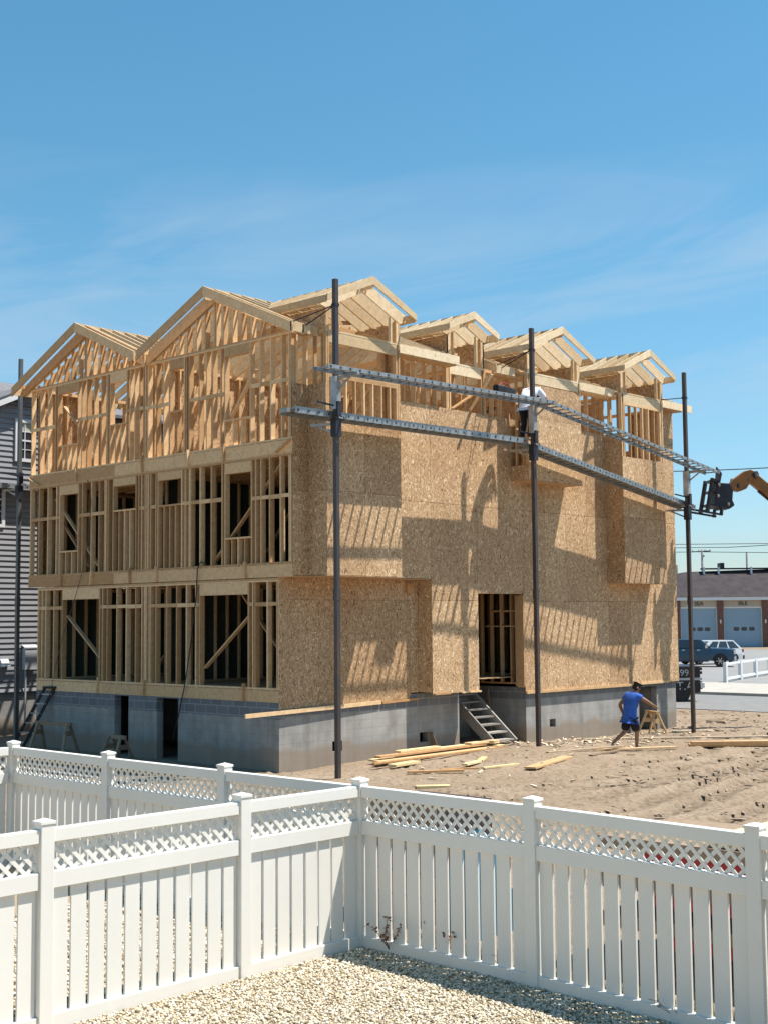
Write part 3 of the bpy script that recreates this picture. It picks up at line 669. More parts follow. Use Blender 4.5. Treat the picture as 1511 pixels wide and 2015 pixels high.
# porch side wall seen through the doorway
studs_along_y(side, 8.46, 0.13, 0.15, 2.6, F1 - 0.2, 4.3, 0.36)
side.box(8.47, 8.58, 0.20, 1.2, 3.55, 3.60); side.box(8.47, 8.58, 0.20, 1.4, 3.15, 3.18)
side.box(8.36, 8.44, -0.008, 0.28, 1.56, 4.0)   # jamb facing the street
side.box(6.42, 6.46, 0.0, 0.14, 1.55, 4.0)
# bay fronts
studs_along_x(side, -0.598, 0.09, 0.54, 2.90, F3, 8.93, 0.30)
side.box(0.5, 2.92, -0.598, -0.5, 8.932, 8.97)
for a, b in ((0.492, 0.532), (0.545, 0.585), (2.80, 2.84), (2.88, 2.92)): side.box(a, b, -0.599, -0.49, 7.5, 10.47)
for a, b in ((7.935, 7.975), (8.02, 8.06), (10.22, 10.26), (10.31, 10.35)): side.box(a, b, -0.599, -0.49, 7.05, 10.47)
for a, b in ((12.43, 12.47), (12.52, 12.56), (14.55, 14.59), (14.63, 14.67)): side.box(a, b, -0.599, -0.49, 4.4, 10.47)
studs_along_x(side, -0.598, 0.09, 12.57, 14.55, F3, 9.66, 0.30)
for (x, z0) in ((7.94, 7.1), (10.25, 7.1), (12.43, 4.5), (14.57, 4.5), (0.50, 4.5), (2.83, 4.5)):
    for y in (-0.46, -0.2): side.box(x, x + 0.09, y, y + 0.04, z0 + 0.1, PL - 0.08)
    side.box(x, x + 0.09, -0.49, -0.015, PL - 0.08, PL)
for a, b in ((5.37, 5.41), (5.46, 5.50), (6.72, 6.76), (6.81, 6.85)): side.box(a, b, 0.003, 0.12, 8.4, 10.72)
ss_ = part('side_studs', side, ms, H); ss_['kind'] = 'stuff'
inn = MB()
for (x) in (6.1, 9.4, 12.8):
    for (z0, z1, ya, yb) in ((F1, 4.3, 0.75, 10.1), (F2, 7.13, 0.3, 10.6), (F3, PL, 0.3, 10.6)):
        studs_along_y(inn, x + (0.3 if z0 > 5 else 0), 0.09, ya, yb, z0, z1)
for (z0, z1) in ((F1, 4.3), (F2, 7.13), (F3, PL)):
    studs_along_x(inn, 5.36, 0.09, 0.2, 15.9, z0, z1); studs_along_x(inn, 5.48, 0.09, 0.4, 15.9, z0, z1)
    studs_along_x(inn, W - 0.152 if z0 > 2 else 10.24, 0.137, 0.3, 16.0, z0, z1)
    studs_along_y(inn, 16.05, 0.137, 0.2, 10.3, z0, z1)
    studs_along_x(inn, 2.7, 0.09, 5.2, 11.5, z0, z1); studs_along_x(inn, 8.2, 0.09, 5.2, 11.5, z0, z1)
for k in range(10):
    x = random.uniform(1, 8); y = random.uniform(1, 10); z = random.choice((F1, F2, F3, F3)); s = random.choice((-1, 1))
    inn.beam((x, y, z + 0.1), (x + 0.15, y + s * 1.7, z + 2.2), 0.036, 0.09, up=(1, 0, 0))
for x in np.arange(1.2, 16, 2.4):
    inn.beam((x, 0.9, 10.42), (x, 4.5, 10.42), 0.04, 0.14); inn.beam((x, 6.4, 10.42), (x, 10.0, 10.42), 0.04, 0.14)
io = part('interior_framing', inn, ms, H); io['kind'] = 'stuff'
# interior sheathing partly hung: brown board between rooms
for c in ((4.4, 4.412, 0.4, 2.3, F3 + 0.1, 9.85), (4.4, 4.412, 3.2, 5.3, F3 + 0.1, 9.85), (4.4, 4.412, 5.6, 7.6, F3 + 0.1, 9.85), (4.4, 4.412, 8.5, 10.4, F3 + 0.1, 9.85), (9.5, 9.512, 0.4, 4.0, F3 + 0.1, 9.8), (12.9, 12.912, 0.4, 5.2, F3 + 0.1, 9.8), (0.9, 3.3, 5.464, 5.474, F3 + 0.1, 9.85), (3.32, 8.0, 5.464, 5.474, F3 + 0.1, 9.85)):
    part('interior_sheathing', MB().box(*c), 'osb', H)
for c in ((0.6, 15.0, 5.462, 5.474, F2 + 0.05, 7.14), (0.6, 15.0, 5.462, 5.474, F1 + 0.05, 4.32), (6.07, 6.09, 0.3, 5.3, F1 + 0.02, 4.32), (6.07, 6.09, 5.6, 10.2, F1 + 0.02, 4.32), (6.37, 6.39, 0.3, 5.3, F2 + 0.02, 7.14), (6.37, 6.39, 5.6, 10.6, F2 + 0.02, 7.14), (0.6, 15.0, 10.355, 10.365, F1 + 0.02, 4.33), (0.6, 15.0, W - 0.024, W - 0.015, F2 + 0.02, 7.14)):  # dark party wall board; the other sheets are added to darken the lower floors
    part('green_shade_wall', MB().box(*c), 'green_shade_board', H)


# roof ------------------------------------------------------------------------
SL = 0.44; ZE = 10.17; RISE = 0.32
def zt(y): return ZE + SL * y
rafter_n = 0; extra = MB()
DORM = [(1.71, 1.225, -0.6, 11.31), (6.11, 0.745, 0.0, 11.31), (9.145, 1.215, -0.6, 11.29), (13.55, 1.13, -0.6, 11.29)]
def slope_rafter(mb, x, ya, yb, fn, t=0.04, dep=RISE, seat=True):
    ka = 0.72 if ya < 0 else 1.0; kb = 0.72 if yb > 11 else 1.0
    mb.prism([(x, ya, fn(ya)), (x, yb, fn(yb)), (x, yb, fn(yb) - dep * kb), (x, ya, fn(ya) - dep * ka)], (t, 0, 0))
fR1 = lambda y: ZE + SL * y
fR2 = lambda y: ZE + SL * (5.44 - y)
fL1 = lambda y: ZE + SL * (y - 5.44)
fL2 = lambda y: ZE + SL * (10.88 - y)
xr = list(np.arange(0.05, 16.2, 0.4)) + [16.16]
for i, x in enumerate(xr):
    st = -0.36
    for (xc, hw, yf, za) in DORM:
        if xc - hw - 0.02 < x < xc + hw + 0.02: st = 0.95
    for j, (fn, ya, yb) in enumerate(((fR1, st, 2.70), (fR2, 2.74, 5.44), (fL1, 5.44, 8.14), (fL2, 8.18, 11.24))):
        if rafter_n < 100 and j < 3:
            mb = MB(); slope_rafter(mb, x, ya, yb, fn); part('rafter', mb, 'rafter', H); rafter_n += 1
        else: slope_rafter(extra, x, ya, yb, fn)
ex = part('rafters', extra, 'rafter', H); ex['kind'] = 'stuff'
for y0 in (2.70, 8.14):
    part('ridge_board', MB().box(-0.33, 16.2, y0, y0 + 0.04, 11.05, 11.36), 'rafter', H)
# barge boards with lookouts on the front
for (y0, y1, fn) in ((-0.42, 2.72, fR1), (2.72, 5.40, fR2), (5.48, 8.16, fL1), (8.16, 11.28, fL2)):
    mb = MB(); mb.prism([(-0.38, y0, fn(y0) + 0.01), (-0.38, y1, fn(y1) + 0.01), (-0.38, y1, fn(y1) - 0.235), (-0.38, y0, fn(y0) - 0.235)], (0.04, 0, 0)); part('barge_board', mb, 'lumber', H)
    mb = MB(); slope_rafter(mb, -0.045, y0 + (0.02 if y0 < 0 else 0), y1, fn); part('gable_rafter', mb, 'lumber', H)
    for y in (y0 + 0.06, y1 - 0.12) if fn in (fR2, fL1) else (y0 + 0.1, y1 - 0.25):
        part('lookout', MB().box(-0.34, -0.045, y, y + 0.05, fn(y) - 0.13, fn(y) - 0.03), 'lumber', H)
gs = []
for y in list(np.arange(0.35, 5.3, 0.34)) + list(np.arange(5.75, 10.7, 0.34)):
    fn = fR1 if y < 2.72 else fR2 if y < 5.44 else fL1 if y < 8.16 else fL2
    ztop = fn(y) - RISE - 0.01
    if ztop - PL > 0.08: part('gable_stud', MB().box(0.0, 0.137, y, y + 0.04, PL, ztop), ms, H)
for y in (2.66, 2.74, 8.10, 8.18): part('gable_stud', MB().box(0.002, 0.135, y, y + 0.04, PL, 11.05), ms, H)
for (y0, y1, fn) in ((0.15, 2.66, fR1), (2.78, 5.3, fR2), (5.6, 8.1, fL1), (8.24, 10.75, fL2)):   # plate under the gable rafter
    mb = MB(); mb.prism([(0.14, y0, fn(y0) - RISE), (0.14, y1, fn(y1) - RISE), (0.14, y1, fn(y1) - RISE - 0.05), (0.14, y0, fn(y0) - RISE - 0.05)], (0.04, 0, 0)); part('gable_plate', mb, ms, H)
# eave fascia
for (a, b) in ((-0.38, 0.20), (2.95, 5.38), (6.86, 7.66), (10.40, 12.40), (14.72, 16.75)):
    part('fascia_board', MB().box(a, b, -0.40, -0.362, 9.80, 10.02), 'rafter', H)
    for x in np.arange(a + 0.1, b - 0.05, 0.4):
        pass
part('fascia_board', MB().box(-0.36, 16.6, 11.242, 11.28, 9.80, 10.02), 'rafter', H)
for (a, b) in ((2.95, 5.3), (6.9, 7.85), (10.42, 12.3), (14.75, 16.2)): part('soffit_framing', MB().box(a, b, -0.36, -0.014, 9.77, 9.80), ms, H)
# dormers
DS = 0.45
for k, (xc, hw, yf, za) in enumerate(DORM):
    oh = 0.33; ext = 0.26
    def zd(dx): return za - DS * abs(dx)
    zw = zd(hw) - RISE
    part('dormer_header', MB().box(xc - hw + 0.10, xc + hw - 0.10, yf + 0.004, yf + 0.09, 9.655, 9.90), 'rafter', H)
    part('dormer_plate', MB().box(xc - hw, xc + hw, yf + 0.0, yf + 0.12, 9.905, 9.95), 'rafter', H)
    part('dormer_ridge', MB().box(xc - 0.02, xc + 0.02, yf - oh + 0.04, 2.6, za - 0.28, za - 0.012), 'rafter', H)
    for s in (-1, 1):
        # barge rafter pair and wall rafter pair
        for (y, nm, dz) in ((yf - oh, 'barge_rafter', 0.01), (yf - 0.0, 'gable_rafter', 0.0)):
            e = hw + ext
            top = lambda d: zd(d) + dz
            lo = 0.20 if nm == 'barge_rafter' else RISE
            pts = [(xc, y, top(0)), (xc + s * e, y, top(e)), (xc + s * e, y, top(e) - lo * 0.75), (xc, y, top(0) - lo)]
            if nm == 'gable_rafter': pts = [(xc, y, top(0)), (xc + s * e, y, top(e)), (xc + s * e, y, top(e) - 0.14), (xc + s * hw, y, zw + 0.0), (xc, y, top(0) - lo)]
            mb = MB(); mb.prism(pts, (0, 0.04, 0)); part(nm, mb, 'rafter', H)
        # lookouts
        for d in (0.12, hw + ext - 0.1):
            part('lookout', MB().box(xc + s * d - 0.02, xc + s * d + 0.02, yf - oh + 0.04, yf, zd(d) - 0.15, zd(d) - 0.05), 'rafter', H)
        # rafters back to the main roof
        y = yf + 0.4
        while y < 2.5:
            # eave end or valley with main roof: zd(d) = zt(y)
            dv = (za - zt(y)) / DS; e = min(hw + ext, max(0.1, dv))
            if e > 0.12:
                mb = MB(); D_ = 0.37; mb.prism([(xc + s * 0.02, y, zd(0.02)), (xc + s * e, y, zd(e))] + ([(xc + s * e, y, zd(e) - 0.15), (xc + s * hw, y, zw + 0.005), (xc + s * (hw - 0.11), y, zd(hw - 0.11) - D_)] if e > hw + 0.1 else [(xc + s * e, y, zd(e) - D_ * 0.8)]) + [(xc + s * 0.02, y, zd(0.02) - D_)], (0, 0.04, 0)); part('dormer_rafter', mb, 'rafter', H)
            y += 0.4
        # fascia along the dormer eave
        ye = ((za - DS * (hw + ext)) - ZE) / SL
        part('dormer_fascia', MB().box(xc + s * (hw + ext) - 0.02, xc + s * (hw + ext) + 0.02, yf - oh + 0.045, ye + 0.1, zd(hw + ext) - 0.17, zd(hw + ext) - 0.012), 'rafter', H)
        # soffit lookouts along the eave, seen pale from below
        y = yf + 0.05
        while y < ye - 0.15:
            part('eave_lookout', MB().box(xc + s * hw, xc + s * (hw + ext - 0.03), y, y + 0.30, zw + 0.01, zw + 0.035), 'rafter', H); y += 0.4
        # cheek
        xk = xc + s * hw - (0.006 if s < 0 else -0.006)
        ym = (zw - ZE) / SL
        mb = MB(); mb.prism([(xk, yf + 0.01, 9.93), (xk, yf + 0.01, zw), (xk, ym, zw), (xk, min(ym, -0.5 if yf < -0.3 else 0.01), 9.96)], (0.012, 0, 0)); part('dormer_cheek', mb, 'osb', H)
        # front post framing the gable opening, with cripples
        part('dormer_post', MB().box(xc + s * (hw - 0.05) - 0.045, xc + s * (hw - 0.05) + 0.045, yf + 0.003, yf + 0.09, 9.952, zw), 'rafter', H)
        dd = hw - 0.28
        part('dormer_post', MB().box(xc + s * dd - 0.02, xc + s * dd + 0.02, yf + 0.005, yf + 0.09, 9.952, zd(dd) - RISE), 'rafter', H)
    # members inside the dormer: doubled header of the main roof opening
    mb = MB(); mb.box(xc - hw, xc + hw, 0.86, 0.94, 10.20, 10.50); mb.beam((xc - hw + .1, 0.5, 10.3), (xc + hw - .3, 0.7, 10.62), 0.04, 0.09)
    part('roof_opening_header', mb, ms, H)
# window opening frame of dormer 2 and a brace
part('brace', MB().beam((5.55, 0.02, 8.75), (6.65, 0.02, 9.35), 0.036, 0.09, up=(0, 1, 0)), 'orange_wood', H)
# black hose and ropes hanging on the front
def rope(name, pts, r, mat, label, cat):
    mb = MB(); mb.tube(pts, r, 6); return single(name, mb, mat, label, cat, loc=pts[0], smooth=True)
rope('air_hose', [(0.05, 3.05, 4.72), (-0.03, 3.2, 4.80), (-0.06, 3.30, 4.62), (-0.05, 3.35, 4.0), (-0.08, 3.5, 2.9), (-0.06, 3.75, 1.9), (-0.08, 3.95, 1.2), (-0.2, 4.05, 0.5)], 0.014, 'black', 'black air hose hanging from the second floor over the front frame', 'hose')
rope('rope', [(-0.02, 8.0, 7.15), (0.0, 7.85, 6.6), (-0.05, 7.9, 5.6), (-0.06, 8.15, 4.7), (-0.05, 8.55, 3.9), (-0.05, 9.05, 3.0), (-0.1, 9.3, 2.2), (-0.1, 9.6, 1.3)], 0.008, 'rope', 'thin brown rope slung down the left part of the front frame', 'rope')

# ------------------------------------------------------------------ pump jack scaffold
def jack(parent, x, y, z, s_in=1):
    mb = MB(); mb.box(x - 0.085, x + 0.085, y - 0.085, y + 0.085, z - 0.35, z + 0.05); mb.box(x - 0.06, x + 0.06, y - 0.12, y - 0.08, z + 0.1, z + 0.42)
    b = part('pump_jack', mb, 'dark_steel', parent)
    a = MB(); a.beam((x, y, z - 0.06), (x, y + 0.78 * s_in, z - 0.03), 0.06, 0.06); a.beam((x, y, z - 0.30), (x, y + 0.55 * s_in, z - 0.07), 0.04, 0.04)
    part('bracket_arm', a, 'alu_dark', b)
    c = MB(); c.beam((x - 0.03, y - 0.02, z + 0.32), (x - 0.42, y + 0.16, z + 0.40), 0.035, 0.035); part('lever', c, 'dark_steel', b); c = MB(); c.tube([(x + 0.09, y - 0.05, z + 0.1), (x + 0.17, y - 0.08, z + 0.1), (x + 0.17, y - 0.08, z - 0.05)], 0.014, 6)
    part('crank_handle', c, 'dark_steel', b)
    return b
def pole(name, x, y, z0, z1, zl, zu, label, tie, mat='pole'):
    t = thing(name, label, 'scaffold pole', (x, y, z0), group='pump jack scaffold poles')
    mb = MB(); mb.box(x - 0.052, x + 0.052, y - 0.052, y + 0.052, z0 - 0.1, z1); p = part('pole', mb, mat, t, bevel=0.006)
    for z in (z0 + (z1 - z0) * 0.36, z0 + (z1 - z0) * 0.70): part('pole_splice', MB().box(x - 0.06, x + 0.06, y - 0.06, y + 0.06, z - 0.12, z + 0.12), mat, p)
    if zl: jack(t, x, y, zl)
    if zu:
        mb = MB(); mb.box(x - 0.08, x + 0.08, y - 0.08, y + 0.08, zu - 0.75, zu - 0.02); u = part('bench_jack', mb, 'alu_dark', t)
        a = MB(); a.beam((x + 0.02, y + 0.05, zu - 0.06), (x + 0.02, y - 0.68, zu - 0.03), 0.07, 0.06); a.beam((x + 0.02, y, zu - 0.35), (x + 0.02, y - 0.45, zu - 0.06), 0.035, 0.035); part('bracket_arm', a, 'alu', u)
    if tie:
        c = MB(); c.box(x - 0.065, x + 0.065, y - 0.065, y + 0.065, tie[0] - 0.03, tie[0] + 0.03)
        for q in tie[1:]: c.tube([(x, y, tie[0]), q], 0.014, 6)
        part('roof_brace', c, 'dark_steel', t)
    return t
PY = -1.30
pole('scaffold_pole', 0.10, PY, 0.0, 10.88, 7.72, 8.72, 'dark tall scaffold pole nearest the camera, in front of the corner bay', (10.30, (0.05, -0.40, 9.98), (-0.35, -0.38, 10.0)))
pole('scaffold_pole', 7.22, PY, 0.12, 10.89, 7.78, 8.88, 'dark scaffold pole in the middle, where the bent worker in white stands', (10.32, (7.1, -0.38, 9.95), (6.9, -0.38, 10.0)))
pole('scaffold_pole', 14.79, PY, 0.02, 10.72, 6.62, 7.74, 'dark rusty scaffold pole at the right, past the building corner', (9.95, (14.9, -0.6, 10.0), (14.6, -0.6, 9.95)))
lp = pole('scaffold_pole', 0.47, 12.2, 0.0, 11.08, None, None, 'thin grey scaffold pole at the far left, beside the dark sided house', None, 'pole_grey')
jack(lp, 0.47, 12.2, 7.3)
def plank(name, p0, p1, label, ladder=False, w=0.48):
    p0 = Vector(p0); p1 = Vector(p1); d = (p1 - p0); L = d.length; d.normalize(); side_ = Vector((-d.y, d.x, 0)).normalized()
    t = thing(name, label, 'scaffold plank', p0, group='aluminium scaffold planks and benches')
    for s in (-1, 1):
        mb = MB(); c = side_ * (s * w / 2); hgt = 0.14 if not ladder else 0.08
        mb.beam(p0 + c, p1 + c, 0.03, hgt); 
        mb.beam(p0 + c - side_ * (s * 0.025) + Vector((0, 0, hgt / 2)), p1 + c - side_ * (s * 0.025) + Vector((0, 0, hgt / 2)), 0.06, 0.012)
        part('side_rail', mb, 'alu', t)
    n = int(L / 0.30)
    for i in range(n + 1):
        c = p0 + d * (0.08 + (L - 0.16) * i / n)
        rg = part('rung', MB().beam(c - side_ * (w / 2 + 0.018), c + side_ * (w / 2 + 0.018), 0.05 if ladder else 0.035, 0.03), 'alu', t)
        for s in (-1, 1): part('rivet_plate', MB().beam(c + side_ * (s * (w / 2 + 0.014)), c + side_ * (s * (w / 2 + 0.022)), 0.04, 0.045), 'dark_steel', rg)
    if not ladder:
        mb = MB(); mb.beam(p0 + Vector((0, 0, 0.035)), p1 + Vector((0, 0, 0.035)), w - 0.05, 0.02); part('deck', mb, 'alu_dark', t)
        mb = MB(); mb.beam(p0 - d * 0.12, p0 - d * 0.02, 0.22, 0.09); part('end_clip', mb, 'alu', t)
    return t
plank('scaffold_plank', (-1.02, -0.965, 7.86), (7.05, -0.965, 7.93), 'lower aluminium plank from beyond the corner to the middle pole')
plank('scaffold_plank', (7.35, -0.965, 7.85), (15.4, -0.965, 6.68), 'lower aluminium plank sloping down from the middle pole to the right pole')
plank('scaffold_bench', (-0.75, -1.70, 8.74), (7.35, -1.70, 8.88), 'upper aluminium bench between the near pole and the worker in white', True, 0.46)
plank('scaffold_bench', (7.2, -1.70, 8.86), (15.6, -1.70, 7.70), 'upper aluminium ladder bench sloping from the worker to the right pole', True, 0.46)
plank('scaffold_plank', (-1.6, 12.75, 7.36), (1.0, 12.75, 7.36), 'short weathered plank by the far left scaffold pole')
# tool bag on the bench
tb = thing('tool_bag', 'black open tool bag lying on the upper bench left of the worker', 'tool bag', (5.5, -1.5, 8.92))
mb = MB(); mb.loft([[(5.25 + i * 0.22, -1.66 + a * 0.13 * s, 8.95 + b * (0.17 - 0.012 * i)) for a, b in ((-1, 0), (1, 0), (1, .8), (.6, 1), (-.6, 1), (-1, .8))] for i, s in enumerate((0.7, 1, 1, 0.8))]); part('bag', mb, 'black', tb)
mb = MB(); mb.tube([(5.35, -1.66, 9.11), (5.5, -1.66, 9.19), (5.7, -1.66, 9.19), (5.85, -1.66, 9.10)], 0.014, 6); part('handle', mb, 'red', tb)

# ------------------------------------------------------------------ people
def person_body(name, pts, edges, mat, parent, root=0, sub=2):
    me = bpy.data.meshes.new(name); names = list(pts); ix = {n: i for i, n in enumerate(names)}
    me.from_pydata([pts[n][0] for n in names], [(ix[a], ix[b]) for a, b in edges], []); me.update()
    o = bpy.data.objects.new(name, me); COL.objects.link(o); o.parent = parent
    sk = o.modifiers.new('skin', 'SKIN'); sk.use_smooth_shade = True
    if not me.skin_vertices: me.attributes
    lay = me.skin_vertices[0].data if len(me.skin_vertices) else None
    if lay is None:
        bm = bmesh.new(); bm.from_mesh(me); bm.verts.layers.skin.verify(); bm.to_mesh(me); bm.free(); lay = me.skin_vertices[0].data
    for n in names:
        r_ = pts[n][1]; lay[ix[n]].radius = r_ if isinstance(r_, tuple) else (r_, r_); lay[ix[n]].use_root = (ix[n] == root)
    ss = o.modifiers.new('subsurf', 'SUBSURF'); ss.levels = sub; ss.render_levels = sub
    dg = bpy.context.evaluated_depsgraph_get(); ev = bpy.data.meshes.new_from_object(o.evaluated_get(dg))
    o.modifiers.clear(); old = o.data; o.data = ev; bpy.data.meshes.remove(old); ev.name = name
    ev.materials.clear(); ev.materials.append(M[mat])
    for p in ev.polygons: p.use_smooth = True
    return o
def person(label, loc, rz, J, shirt, pants, short=True, cap=None, sleeve=0.5, group=None, sc=1.0):
    """J: joints in metres, x forward, y left, z up, origin between the feet"""
    t = thing('person', label, 'person', loc, rz, group); t.scale = (sc, sc, sc)
    V = {k: Vector(v) for k, v in J.items()}
    pts = {}; E = []
    def add(n, p, r_): pts[n] = (tuple(p), r_)
    add('pelvis', V['pelvis'], (0.13, 0.105)); add('waist', V['waist'], (0.125, 0.10)); add('chest', V['chest'], (0.145, 0.11)); add('neck', V['neck'], 0.055)
    hd = (V['head'] - V['neck']).normalized(); fwd = V['face'].normalized()
    add('jaw', V['neck'] + hd * 0.09 + fwd * 0.02, (0.062, 0.07)); add('head', V['head'], (0.078, 0.092)); add('crown', V['head'] + hd * 0.085, (0.055, 0.065))
    E += [('pelvis', 'waist'), ('waist', 'chest'), ('chest', 'neck'), ('neck', 'jaw'), ('jaw', 'head'), ('head', 'crown')]
    for s in ('l', 'r'):
        sh, el, ha = V['shoulder_' + s], V['elbow_' + s], V['hand_' + s]
        add('sh' + s, sh, 0.062); add('el' + s, el, 0.054); add('wr' + s, ha, (0.036, 0.038)); d = (ha - el).normalized()
        lat = d.cross(Vector((0, 0, 1))); lat = lat.normalized() if lat.length > 0.1 else Vector((0, 1, 0))
        add('pa' + s, ha + d * 0.07, (0.04, 0.018))
        E += [('chest', 'sh' + s), ('sh' + s, 'el' + s), ('el' + s, 'wr' + s), ('wr' + s, 'pa' + s)]
        cur = d.cross(lat).normalized() * (1 if d.cross(lat).dot(fwd) > 0 else -1)
        for k, (o_, l_) in enumerate(((-0.03, 0.062), (-0.01, 0.075), (0.01, 0.072), (0.03, 0.055))):
            b0 = ha + d * 0.095 + lat * o_; m_ = b0 + d * l_ * 0.55 + cur * 0.006; e_ = m_ + d * l_ * 0.38 + cur * 0.025
            add('f%d%s' % (k, s), b0, 0.0095); add('g%d%s' % (k, s), m_, 0.0085); add('h%d%s' % (k, s), e_, 0.007)
            E += [('pa' + s, 'f%d%s' % (k, s)), ('f%d%s' % (k, s), 'g%d%s' % (k, s)), ('g%d%s' % (k, s), 'h%d%s' % (k, s))]
        tb_ = ha + d * 0.035 + lat * 0.04; te = tb_ + d * 0.045 + lat * 0.02 + cur * 0.012
        add('t' + s, tb_, 0.011); add('u' + s, te, 0.0085); E += [('wr' + s, 't' + s), ('t' + s, 'u' + s)]
        hp, kn, an, to = V['hip_' + s], V['knee_' + s], V['ankle_' + s], V['toe_' + s]
        add('hp' + s, hp, 0.095); add('kn' + s, kn, 0.058); md = kn.lerp(an, 0.35) ; add('cf' + s, md, 0.055); add('an' + s, an, 0.038); add('he' + s, an + Vector((0, 0, -0.05)), 0.035); add('to' + s, to, (0.036, 0.026))
        E += [('pelvis', 'hp' + s), ('hp' + s, 'kn' + s), ('kn' + s, 'cf' + s), ('cf' + s, 'an' + s), ('an' + s, 'he' + s), ('he' + s, 'to' + s)]
    body = person_body('body', pts, E, 'skin', t)
    # features of the face
    mb = MB(); h = V['head']; nb = h + fwd * 0.085 - hd * 0.02
    sd = fwd.cross(hd).normalized()
    mb._add([nb + hd * 0.04, nb - sd * 0.017 - hd * 0.02, nb + sd * 0.017 - hd * 0.02, nb + fwd * 0.028 - hd * 0.015], [(0, 1, 3), (0, 3, 2), (1, 2, 3)])
    part_local('nose', mb, 'skin', t)
    for s in (-1, 1):
        part_local('ear', MB().lathe([(0.001, -0.01), (0.02, -0.008), (0.03, 0.0), (0.02, 0.008), (0.001, 0.01)], h + sd * 0.086 * s - fwd * 0.01, 'y', 8), 'skin', t)
        part_local('eye', MB().lathe([(0.001, -0.01), (0.011, -0.006), (0.011, 0.006), (0.001, 0.01)], h + fwd * 0.084 + sd * 0.033 * s + hd * 0.012, 'x', 8), 'hair', t)
    part_local('mouth', MB().beam(h + fwd * 0.087 - hd * 0.062 - sd * 0.025, h + fwd * 0.087 - hd * 0.062 + sd * 0.025, 0.006, 0.01), 'hair', t)
    # hair as a cap of the skull
    hr = {'a': (tuple(h + hd * 0.035 - fwd * 0.012), (0.09, 0.102)), 'b': (tuple(h + hd * 0.105 - fwd * 0.01), (0.06, 0.072)), 'c': (tuple(h - hd * 0.05 - fwd * 0.045), (0.066, 0.06))}
    person_body('hair', hr, [('c', 'a'), ('a', 'b')], 'hair', t)
    if cap:
        cp = {'a': (tuple(h + hd * 0.075 - fwd * 0.005), (0.094, 0.106)), 'b': (tuple(h + hd * 0.125), (0.062, 0.072))}
        person_body('cap', cp, [('a', 'b')], cap, t)
        mb = MB(); c0 = h + hd * 0.062 + fwd * 0.09; mb.prism([c0 - sd * 0.075, c0 + sd * 0.075, c0 + sd * 0.05 + fwd * 0.08 - hd * 0.015, c0 - sd * 0.05 + fwd * 0.08 - hd * 0.015], hd * 0.008); part_local('cap_peak', mb, cap, t)
    # shirt
    sp = {'pelvis': (tuple(V['pelvis'] + Vector((0, 0, 0.0))), (0.205, 0.185)), 'waist': (tuple(V['waist']), (0.198, 0.175)), 'chest': (tuple(V['chest']), (0.20, 0.165)), 'col': (tuple(V['chest'].lerp(V['neck'], 0.78)), (0.095, 0.09))}
    se = [('pelvis', 'waist'), ('waist', 'chest'), ('chest', 'col')]
    hem = V['pelvis'] + (V['pelvis'] - V['waist']).normalized() * 0.11; sp['hem'] = (tuple(hem), (0.20, 0.185)); se.append(('pelvis', 'hem'))
    for s in ('l', 'r'):
        sh, el = V['shoulder_' + s], V['elbow_' + s]
        sp['s' + s] = (tuple(sh), 0.10); sp['e' + s] = (tuple(sh.lerp(el, sleeve * 0.5)), 0.09); sp['c' + s] = (tuple(sh.lerp(el, sleeve)), 0.085)
        se += [('chest', 's' + s), ('s' + s, 'e' + s), ('e' + s, 'c' + s)]
    person_body('shirt', sp, se, shirt, t)
    pp = {'pelvis': (tuple(V['pelvis'] - Vector((0, 0, 0.06))), (0.145, 0.125))}; pe = []
    for s in ('l', 'r'):
        hp, kn, an = V['hip_' + s], V['knee_' + s], V['ankle_' + s]
        pp['h' + s] = (tuple(hp - Vector((0, 0, 0.09))), 0.112); pe.append(('pelvis', 'h' + s))
        if short:
            pp['k' + s] = (tuple(hp.lerp(kn, 0.55)), 0.122); pp['m' + s] = (tuple(hp.lerp(kn, 0.95)), 0.115); pe += [('h' + s, 'k' + s), ('k' + s, 'm' + s)]
        else:
            pp['k' + s] = (tuple(kn), 0.082); pp['m' + s] = (tuple(an), 0.062); pe += [('h' + s, 'k' + s), ('k' + s, 'm' + s)]
    person_body('shorts' if short else 'trousers', pp, pe, pants, t)
    for s in ('l', 'r'):
        an, to = V['ankle_' + s], V['toe_' + s]; hl = an + Vector((0, 0, -0.055))
        d = (to - hl); 
        q = {'a': (tuple(an + Vector((0, 0, -0.01))), 0.05), 'b': (tuple(hl - d * 0.12), 0.045), 'c': (tuple(hl.lerp(to, 0.6)), (0.05, 0.04)), 'd': (tuple(to + d.normalized() * 0.02), (0.045, 0.032))}
        person_body('shoe', q, [('a', 'b'), ('b', 'c'), ('c', 'd')], 'shoe', t)
    return t
def part_local(name, mb, mat, parent, smooth=False):
    me = mb.mesh(name, mat, (0, 0, 0), smooth); o = bpy.data.objects.new(name, me); COL.objects.link(o); o.parent = parent; return o
HR = math.atan2(RT.y, RT.x)      # camera right as a heading
walk = dict(pelvis=(0.0, 0, .90), waist=(.02, 0, 1.10), chest=(.10, 0, 1.32), neck=(.17, -.01, 1.48), head=(.22, -.01, 1.59), face=(0.97, -0.2, -0.1),
            shoulder_l=(.07, .19, 1.40), elbow_l=(-.12, .30, 1.16), hand_l=(-.02, .31, .95), shoulder_r=(.14, -.19, 1.40), elbow_r=(.33, -.30, 1.26), hand_r=(.56, -.28, 1.13),
            hip_l=(-.02, .10, .86), knee_l=(-.10, .10, .48), ankle_l=(-.46, .09, .22), toe_l=(-.40, .10, .04), hip_r=(.02, -.10, .86), knee_r=(.14, -.10, .47), ankle_r=(.12, -.10, .09), toe_r=(.29, -.11, .03))
